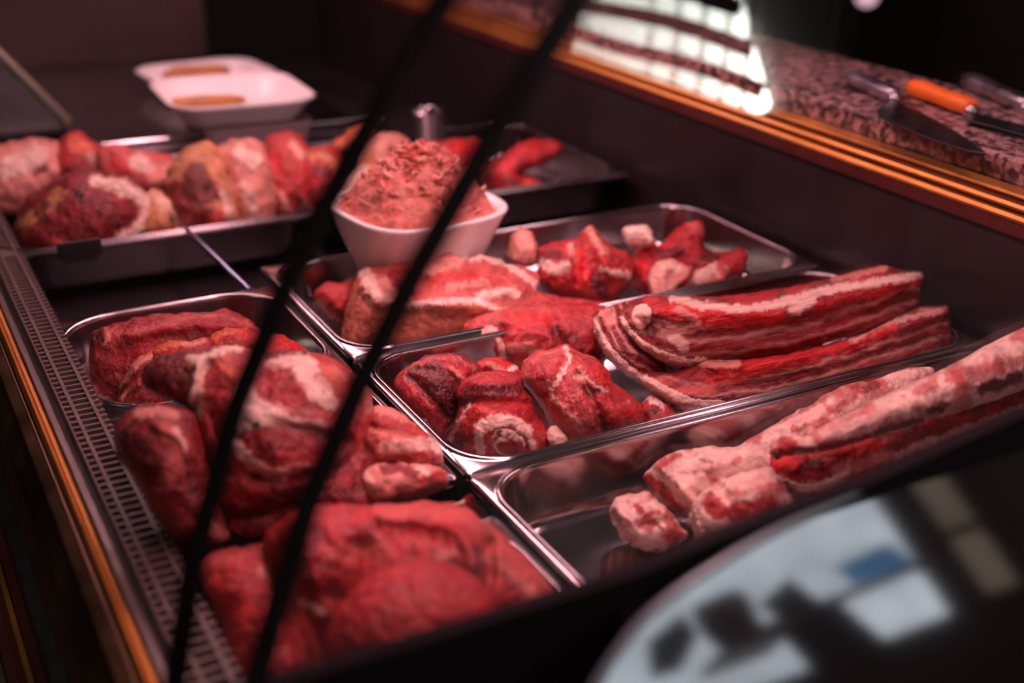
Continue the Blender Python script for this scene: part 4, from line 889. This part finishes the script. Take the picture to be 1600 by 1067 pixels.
meat('rib_rack', 'lower red rib rack with pale rind, stacked under the upper rack', [(1196, 715), (1215, 700), (1260, 700), (1330, 680), (1400, 655), (1470, 628), (1540, 600), (1600, 575), (1680, 545), (1700, 600), (1640, 640), (1570, 668), (1480, 702), (1400, 728), (1330, 752), (1280, 772), (1235, 768), (1205, 745)], (1300, 768, -.02), 48, .045, base='red', var=('maroon', .5), nh=(-.15, -1),
     strokes=[('fat', [(1215, 748), (1250, 762), (1290, 758), (1325, 735)], 6, .9), ('fat', [(1400, 712), (1480, 680), (1560, 650), (1640, 620)], 6, .8), ('pale', [(1310, 735), (1390, 712)], 9, .7), ('dark', [(1240, 728), (1280, 722)], 12), ('dark', [(1380, 680), (1430, 662)], 12), ('bright', [(1215, 718), (1240, 722)], 9), ('bright', [(1340, 705), (1450, 672), (1560, 635)], 6, .8), ('dark', [(1500, 640), (1560, 612)], 10)],
     parts=[dict(name='rind', label='pale rind edge', poly=strip([(1214, 748), (1250, 762), (1290, 758), (1328, 735)], 5.5), seed=107, **RIND)], seed=56, step=5, lump=.006, **C3)
meat('rib_rack', 'large upper rib rack with a thick pale fat layer, running off to the right', [(1196, 712), (1210, 690), (1235, 673), (1252, 686), (1285, 664), (1330, 644), (1400, 609), (1450, 589), (1468, 577), (1500, 564), (1540, 539), (1600, 511), (1690, 470), (1720, 520), (1660, 570), (1600, 610), (1540, 630), (1480, 650), (1420, 665), (1350, 688), (1290, 706), (1240, 714)], (1300, 704, .035), 46, .05, base='fat', var=('rose', .7, -.10, 34), nh=(-.15, -1),
     strokes=[('red', [(1225, 690), (1240, 700), (1212, 705)], 10), ('maroon', [(1210, 708), (1300, 700), (1390, 672), (1440, 655)], 6), ('red', [(1430, 612), (1460, 600)], 8, .7), ('red', [(1480, 590), (1520, 580), (1560, 565)], 8, .7), ('rose', [(1300, 665), (1350, 650)], 9, .6), ('dark', [(1455, 640), (1475, 632)], 8), ('dark', [(1540, 608), (1590, 590)], 11), ('rose', [(1500, 600), (1600, 560)], 8, .6), ('fat', [(1290, 680), (1400, 640)], 9, .7), ('h', [(1420, 620), (1440, 650)], 10, -.007), ('h', [(1520, 575), (1540, 610)], 12, -.008)],  # long maroon stroke paints the shadowed groove under the fat layer
     parts=[dict(name='rib_bone', label='dark rib bone tip', poly=[(1202, 706), (1210, 698), (1222, 702), (1222, 714), (1210, 718)], T=.008, base='dark', var=None, seed=92, step=3, rough=.001, lump=0., back=.006),
            dict(name='rib_bone', label='dark rib bone tip', poly=[(1452, 640), (1462, 628), (1478, 630), (1480, 644), (1464, 650)], T=.008, base='dark', var=None, seed=93, step=3, rough=.001, lump=0., back=.006)], seed=57, step=5, lump=.007, **C3)

# ---- left column: slab, chops, shoulder
D = dict(floor=FL, cat='meat')
meat('fat_piece', 'whitish fat corner at the left foot of the rear red slab', [(118, 582), (128, 570), (146, 558), (156, 580), (158, 625), (138, 632), (122, 605)], (138, 630, -.04), 60, .015, base='fat', var=('pale', .5), seed=60, step=4, group='left tray meat', **D)
meat('pork_slab', 'red meat slab with a pink skin edge and a dark hole, standing in the rear left tray', [(140, 535), (144, 519), (158, 511), (180, 505), (212, 496), (254, 489), (295, 489), (330, 487), (353, 482), (376, 489), (402, 507), (412, 525), (405, 560), (380, 590), (300, 640), (240, 660), (200, 664), (178, 652), (151, 642), (143, 628), (141, 596), (138, 563)], (170, 645, -.045), 52, .045, back=.02, p=.34, base='maroon', var=('red', .7),
     strokes=[('fib', [(150, 600), (200, 580), (260, 540)], 6, .35, 60), ('rose', [(180, 515), (250, 500), (340, 495), (390, 515)], 18, .6), ('pink', [(165, 514), (205, 521), (230, 512), (262, 505), (282, 496), (350, 492), (378, 505)], 3.5, .85), ('pale', [(166, 517), (170, 528), (164, 537)], 3.5, .8), ('black', [(155, 527)], 7, .8), ('fat', [(150, 628), (175, 638), (200, 645)], 8, .7), ('pale', [(146, 600), (148, 622)], 3, .6), ('pink', [(380, 500), (402, 515)], 5, .8), ('red', [(190, 560), (240, 535)], 16, .6), ('h', [(200, 522), (290, 505), (390, 510)], 10, .010)], parts=[dict(name='skin', label='pink skin edge', poly=strip([(148, 626), (166, 636), (185, 643)], 7.5), seed=105, **RIND)], seed=61, step=3.6, group='left tray meat', **D)
meat('pork_chop', 'thin red chop with an orange fat edge, rear of the fanned chops', [(320, 545), (328, 523), (345, 513), (375, 510), (402, 516), (418, 530), (410, 560), (370, 580), (330, 575)], (370, 580, -.005), 50, .022, base='red', var=('rose', .5), strokes=[('orange', [(330, 530), (350, 518), (375, 515)], 7), ('pink', [(330, 540), (380, 530), (405, 522)], 4, .7), ('bright', [(375, 520), (400, 530)], 8, .7)], seed=62, step=3.6, group='fanned chops', **D)
meat('pork_chop', 'thin chop with a broad orange fat edge, middle of the fanned chops', [(232, 560), (240, 540), (262, 533), (292, 532), (318, 527), (335, 532), (335, 570), (300, 600), (250, 600)], (290, 600, -.005), 50, .022, base='red', var=('rose', .5), strokes=[('orange', [(242, 546), (265, 538), (315, 532)], 6), ('pale', [(285, 536), (318, 533)], 4, .8)], seed=63, step=3.6, group='fanned chops', **D)
meat('pork_chop', 'dark red chop with a pale curved fat edge, front left of the fanned chops', [(182, 640), (184, 612), (193, 588), (208, 564), (225, 550), (242, 544), (255, 556), (250, 590), (262, 620), (270, 645), (240, 668), (205, 680), (186, 672)], (220, 676, -.04), 52, .035, base='maroon', var=('red', .6), strokes=[('pale', [(190, 600), (205, 575), (222, 560), (240, 552)], 6, .85), ('orange', [(232, 550), (245, 550)], 6, .7), ('pale', [(188, 628), (202, 606), (222, 592)], 3, .7), ('rose', [(205, 600), (228, 580)], 7, .7), ('dark', [(200, 650), (230, 640)], 14), ('h', [(193, 615), (212, 590), (240, 575)], 6, -.008)], seed=64, step=3.6, group='fanned chops', **D)
meat('pork_piece', 'bright red meat piece behind the right of the big marbled shoulder', [(390, 532), (415, 521), (440, 521), (462, 529), (485, 548), (490, 575), (440, 590), (400, 575)], (440, 585, -.005), 50, .03, base='bright', var=('orange', .5), strokes=[('rose', [(400, 540), (420, 535)], 8)], seed=65, step=3.6, group='fanned chops', **D)
meat('pork_chop', 'upper pale chop with a red band, right of the big marbled shoulder', [(560, 665), (572, 642), (590, 629), (616, 639), (642, 654), (667, 674), (688, 690), (694, 716), (690, 735), (640, 745), (600, 742), (570, 735), (556, 700)], (630, 744, .0), 46, .04, base='pink', var=('pale', .6), strokes=[('fib', [(580, 650), (690, 705)], 6, .4, 40, 'pale'), ('red', [(578, 655), (620, 658), (665, 684)], 9, .8), ('pale', [(590, 640), (630, 652)], 7, .7), ('fat', [(600, 700), (640, 695), (685, 700)], 11, .6), ('rose', [(630, 715), (680, 712)], 8, .7), ('fat', [(675, 690), (690, 705)], 6), ('h', [(580, 668), (640, 680), (680, 700)], 7, -.006)], seed=66, step=3.6, group='left tray meat', **D)
meat('pork_chop', 'lower pale chop with a dark eye, its cut face towards the draped meat', [(548, 742), (562, 728), (590, 722), (640, 722), (682, 729), (700, 735), (700, 758), (684, 770), (650, 781), (620, 790), (580, 795), (558, 775)], (620, 790, .008), 46, .045, base='pale', var=('pink', .6), strokes=[('maroon', [(600, 735), (620, 730), (650, 738)], 8), ('maroon', [(595, 750), (612, 755)], 3, .7), ('red', [(660, 752), (692, 740)], 7), ('maroon', [(600, 788), (660, 772), (696, 755)], 8), ('fat', [(570, 735), (575, 755)], 6, .6), ('fat', [(655, 730), (672, 742)], 4, .8)], seed=67, step=3.6, group='left tray meat', **D)
meat('pork_shank', 'dark shank with a pale sinewy patch, left of the big marbled shoulder', [(176, 690), (182, 660), (200, 640), (228, 629), (262, 630), (295, 638), (315, 660), (320, 690), (325, 730), (340, 770), (352, 810), (360, 840), (345, 856), (305, 862), (266, 842), (240, 806), (220, 768), (198, 735), (182, 712)], (300, 856, .004), 44, .045, base='maroon', var=('red', .4),
     strokes=[('fib', [(215, 640), (270, 740), (310, 830)], 6, .45, 60), ('pale', [(218, 650), (240, 640), (272, 648)], 9, .8), ('pink', [(262, 672), (282, 690), (270, 730), (258, 760)], 13, .7), ('fat', [(275, 672), (288, 700)], 5, .6), ('dark', [(200, 690), (225, 720)], 22), ('pink', [(195, 660), (212, 655)], 3, .7), ('rose', [(250, 780), (290, 820)], 16, .6), ('dark', [(300, 740), (305, 770)], 9, .8), ('pale', [(325, 820), (345, 840)], 9, .8), ('h', [(240, 665), (280, 680), (300, 720)], 9, .006)], seed=68, step=3.6, group='left tray meat', **D)  # wide pink stroke down the middle is a painted sheen
meat('pork_shoulder', 'big marbled shoulder joint with white fat patches, heaped in the middle left tray', [(216, 592), (226, 571), (254, 552), (300, 544), (340, 539), (370, 540), (395, 547), (440, 547), (480, 547), (511, 555), (537, 568), (556, 590), (578, 605), (588, 635), (580, 662), (570, 692), (568, 735), (556, 770), (520, 792), (450, 808), (400, 815), (360, 818), (343, 805), (332, 780), (318, 740), (303, 692), (308, 660), (300, 645), (278, 632), (250, 618), (230, 608)], (400, 818, .006), 42, .060, base='rose', var=('pink', .5),
     strokes=[('fib', [(420, 680), (480, 690), (540, 720)], 6, .45, 60), ('fib', [(340, 560), (335, 640), (345, 720)], 7, .4, 40), ('fib', [(450, 575), (500, 640)], 8, .4, 60, 'pale'), ('dark', [(240, 580), (275, 570), (300, 585)], 28), ('maroon', [(300, 552), (335, 550)], 10), ('maroon', [(270, 612), (300, 625)], 14, .9), ('rose', [(345, 570), (345, 620), (330, 680)], 24), ('orange', [(350, 560), (372, 590), (365, 625)], 12, .5), ('fat', [(375, 543), (345, 546), (328, 557), (300, 560)], 6.5), ('fat', [(300, 561), (320, 566), (314, 585), (308, 612), (305, 650)], 9), ('pale', [(316, 600), (314, 645)], 5, .7), ('dark', [(288, 620), (296, 645)], 8),
              ('maroon', [(420, 552), (455, 553), (478, 550)], 10, .8), ('fat', [(428, 570), (445, 566), (462, 560), (478, 564), (490, 574)], 10), ('fat', [(470, 585), (486, 600), (500, 618), (514, 630)], 14), ('fat', [(500, 590), (516, 610)], 6, .7), ('pale', [(520, 575), (540, 590)], 6, .6), ('orange', [(510, 575), (540, 600)], 9, .5), ('rose', [(430, 590), (460, 620)], 22, .7), ('fat', [(384, 612), (392, 640), (412, 645)], 17), ('fat', [(375, 655), (408, 650), (432, 652)], 19), ('fat', [(430, 652), (460, 664), (500, 672)], 10), ('pale', [(445, 640), (490, 645)], 5, .6), ('maroon', [(420, 690), (470, 680), (500, 690)], 24, .75), ('maroon', [(455, 590)], 9, .7), ('dark', [(400, 662)], 6),
              ('fat', [(365, 690), (374, 704), (388, 716)], 9), ('fat', [(398, 730), (425, 742), (440, 738)], 10), ('pale', [(435, 742), (455, 728), (490, 730)], 7, .8), ('maroon', [(440, 770), (490, 745), (530, 740)], 18, .8), ('maroon', [(330, 700), (345, 760)], 14, .7), ('pale', [(570, 615), (578, 640)], 8, .7), ('pink', [(555, 640), (570, 655)], 7), ('dark', [(510, 730), (540, 715), (548, 700)], 12, .8), ('dark', [(360, 805), (430, 790), (500, 775)], 14, .7),  # last dark stroke paints the shaded underside of the joint
              ('h', [(303, 650), (312, 620), (325, 570)], 9, -.010), ('h', [(335, 650), (345, 690), (360, 740)], 9, -.012), ('h', [(430, 660), (500, 678), (550, 690)], 7, -.008), ('h', [(400, 745), (440, 748), (500, 735)], 9, -.010), ('h', [(555, 600), (548, 650), (530, 700)], 9, -.012), ('h', [(420, 700)], 34, .010), ('h', [(450, 600)], 30, .008)],
     seed=69, step=3.4, group='left tray meat', **D)

meat('beef_piece', 'dark meat filling the gap between the big shoulder and the lower pale chop', [(350, 806), (400, 800), (440, 785), (470, 735), (515, 702), (555, 690), (590, 715), (575, 745), (592, 790), (600, 806), (560, 822), (500, 834), (440, 842), (380, 846), (346, 832)], (510, 828, .004), 44, .03, base='maroon', var=('dark', .6), strokes=[('red', [(500, 770), (540, 740)], 12, .6), ('rose', [(545, 705), (560, 730)], 6, .5)], seed=75, step=4, group='left tray meat', **D)
# ---- nearest left tray
meat('pork_scrap', 'small bright red scrap beside the edge of the large draped meat', [(700, 790), (718, 782), (735, 770), (748, 785), (762, 805), (770, 822), (745, 818), (720, 808)], (740, 818, -.04), 50, .015, base='bright', var=('red', .5), strokes=[('fat', [(700, 785), (722, 782)], 6)], seed=70, step=4, group='nearest tray meat', **D)
meat('beef_slab', 'flat bright red slab at the near left, beside the perforated grille', [(310, 890), (318, 868), (350, 856), (400, 850), (440, 850), (480, 900), (540, 960), (580, 1010), (590, 1080), (520, 1120), (410, 1120), (378, 1072), (352, 1010), (332, 950), (316, 920)], (430, 1110, -.045), 34, .045, back=.02, p=.38, base='rose', var=('red', .6), strokes=[('fib', [(330, 880), (400, 1000)], 9, .35, 80), ('pink', [(325, 880), (380, 862), (420, 860)], 9, .6), ('bright', [(350, 900), (380, 960)], 22, .5), ('maroon', [(345, 910), (360, 905)], 5, .6), ('pink', [(480, 1020), (500, 1050)], 16, .5), ('pale', [(405, 890), (420, 905)], 6, .7), ('h', [(430, 900), (470, 1000), (480, 1060)], 16, -.010)], seed=71, step=5, group='nearest tray meat', **D)
meat('beef_flank', 'large draped red meat with a pinkish folded edge, filling the nearest left tray', [(408, 850), (418, 826), (440, 806), (470, 790), (500, 785), (540, 788), (600, 789), (650, 784), (692, 783), (722, 789), (755, 810), (793, 840), (832, 880), (862, 918), (874, 940), (860, 968), (800, 990), (740, 1030), (680, 1060), (600, 1060), (540, 1040), (490, 990), (455, 930), (430, 885)], (640, 1060, -.03), 40, .06, back=.03, p=.42, base='red', var=('rose', .6),
     strokes=[('fib', [(460, 800), (600, 830), (720, 870)], 9, .3, 90), ('pink', [(600, 792), (690, 790), (740, 812), (800, 865), (850, 925)], 16, .7), ('maroon', [(470, 840), (500, 900), (500, 950)], 34, .75), ('pink', [(520, 870), (570, 850), (600, 862)], 16, .6), ('pale', [(760, 870), (800, 900), (840, 935)], 8, .5), ('dark', [(742, 855), (748, 885), (742, 905)], 7, .85), ('maroon', [(680, 875), (720, 890)], 15, .8), ('red', [(640, 820), (700, 835)], 16, .6), ('pale', [(690, 870), (710, 862)], 8, .5), ('fat', [(470, 940), (500, 955)], 6, .5),  # narrow dark stroke paints shade into the groove of the fold
              ('h', [(600, 805), (690, 812), (735, 845), (742, 900)], 14, .012), ('h', [(765, 850), (765, 910), (740, 940)], 11, -.016), ('h', [(560, 860), (520, 930)], 22, -.012), ('h', [(470, 830), (480, 900)], 24, .010)], seed=72, step=4.5, group='nearest tray meat', **D)
meat('beef_lump', 'smooth rounded red lump lying in front of the draped meat', [(505, 990), (535, 935), (575, 900), (620, 880), (680, 876), (724, 884), (755, 910), (776, 960), (788, 1000), (740, 1050), (650, 1090), (560, 1090), (515, 1045)], (640, 1090, -.005), 42, .05, base='red', var=('rose', .5), strokes=[('maroon', [(600, 960), (560, 1000)], 20, .4), ('pink', [(590, 1010), (640, 1000)], 14, .4)], seed=73, step=5, group='nearest tray meat', lump=.003, rough=.0015, **D)

# ================================================================== LIGHT
def area(name, loc, sx, sy, power, col, rot=(0, 0, 0)):
    l = bpy.data.lights.new(name, 'AREA'); l.shape = 'RECTANGLE'; l.size = sx; l.size_y = sy; l.energy = power; l.color = col
    o = bpy.data.objects.new(name, l); COL.objects.link(o); o.location = loc; o.rotation_euler = rot; return o
area('added_window_fill', (3.0, -2.2, 1.95), 1.0, .3, 14, (1, .86, .74))  # added fill that brightens the things mirrored from the shop window
area('rear_meat_lamp', (1.06, 1.00, .60), .045, .75, 2.4, (1, .53, .61))
area('added_front_fill', (-1.2, 1.2, 1.95), .6, .6, 9, (1, .84, .72))  # added fill for bumper and front rail, standing in for shop ambience
area('meat_lamp', (.50, 1.30, .62), .08, 2.2, 16.5, (1, .50, .555), (0, math.radians(0), 0))
wd = bpy.data.worlds.new('shop_air'); SC.world = wd; wd.use_nodes = True
bg = wd.node_tree.nodes['Background']; bg.inputs[0].default_value = (1, .72, .70, 1); bg.inputs[1].default_value = .02

SC.view_settings.view_transform = 'Standard'; SC.view_settings.look = 'None'; SC.view_settings.gamma = 1; SC.view_settings.use_curve_mapping = False
SC.view_settings.exposure = 0.0
SC.cycles.use_denoising = True
SC.cycles.max_bounces = 10; SC.cycles.transparent_max_bounces = 12
SC.cycles.sample_clamp_indirect = 4
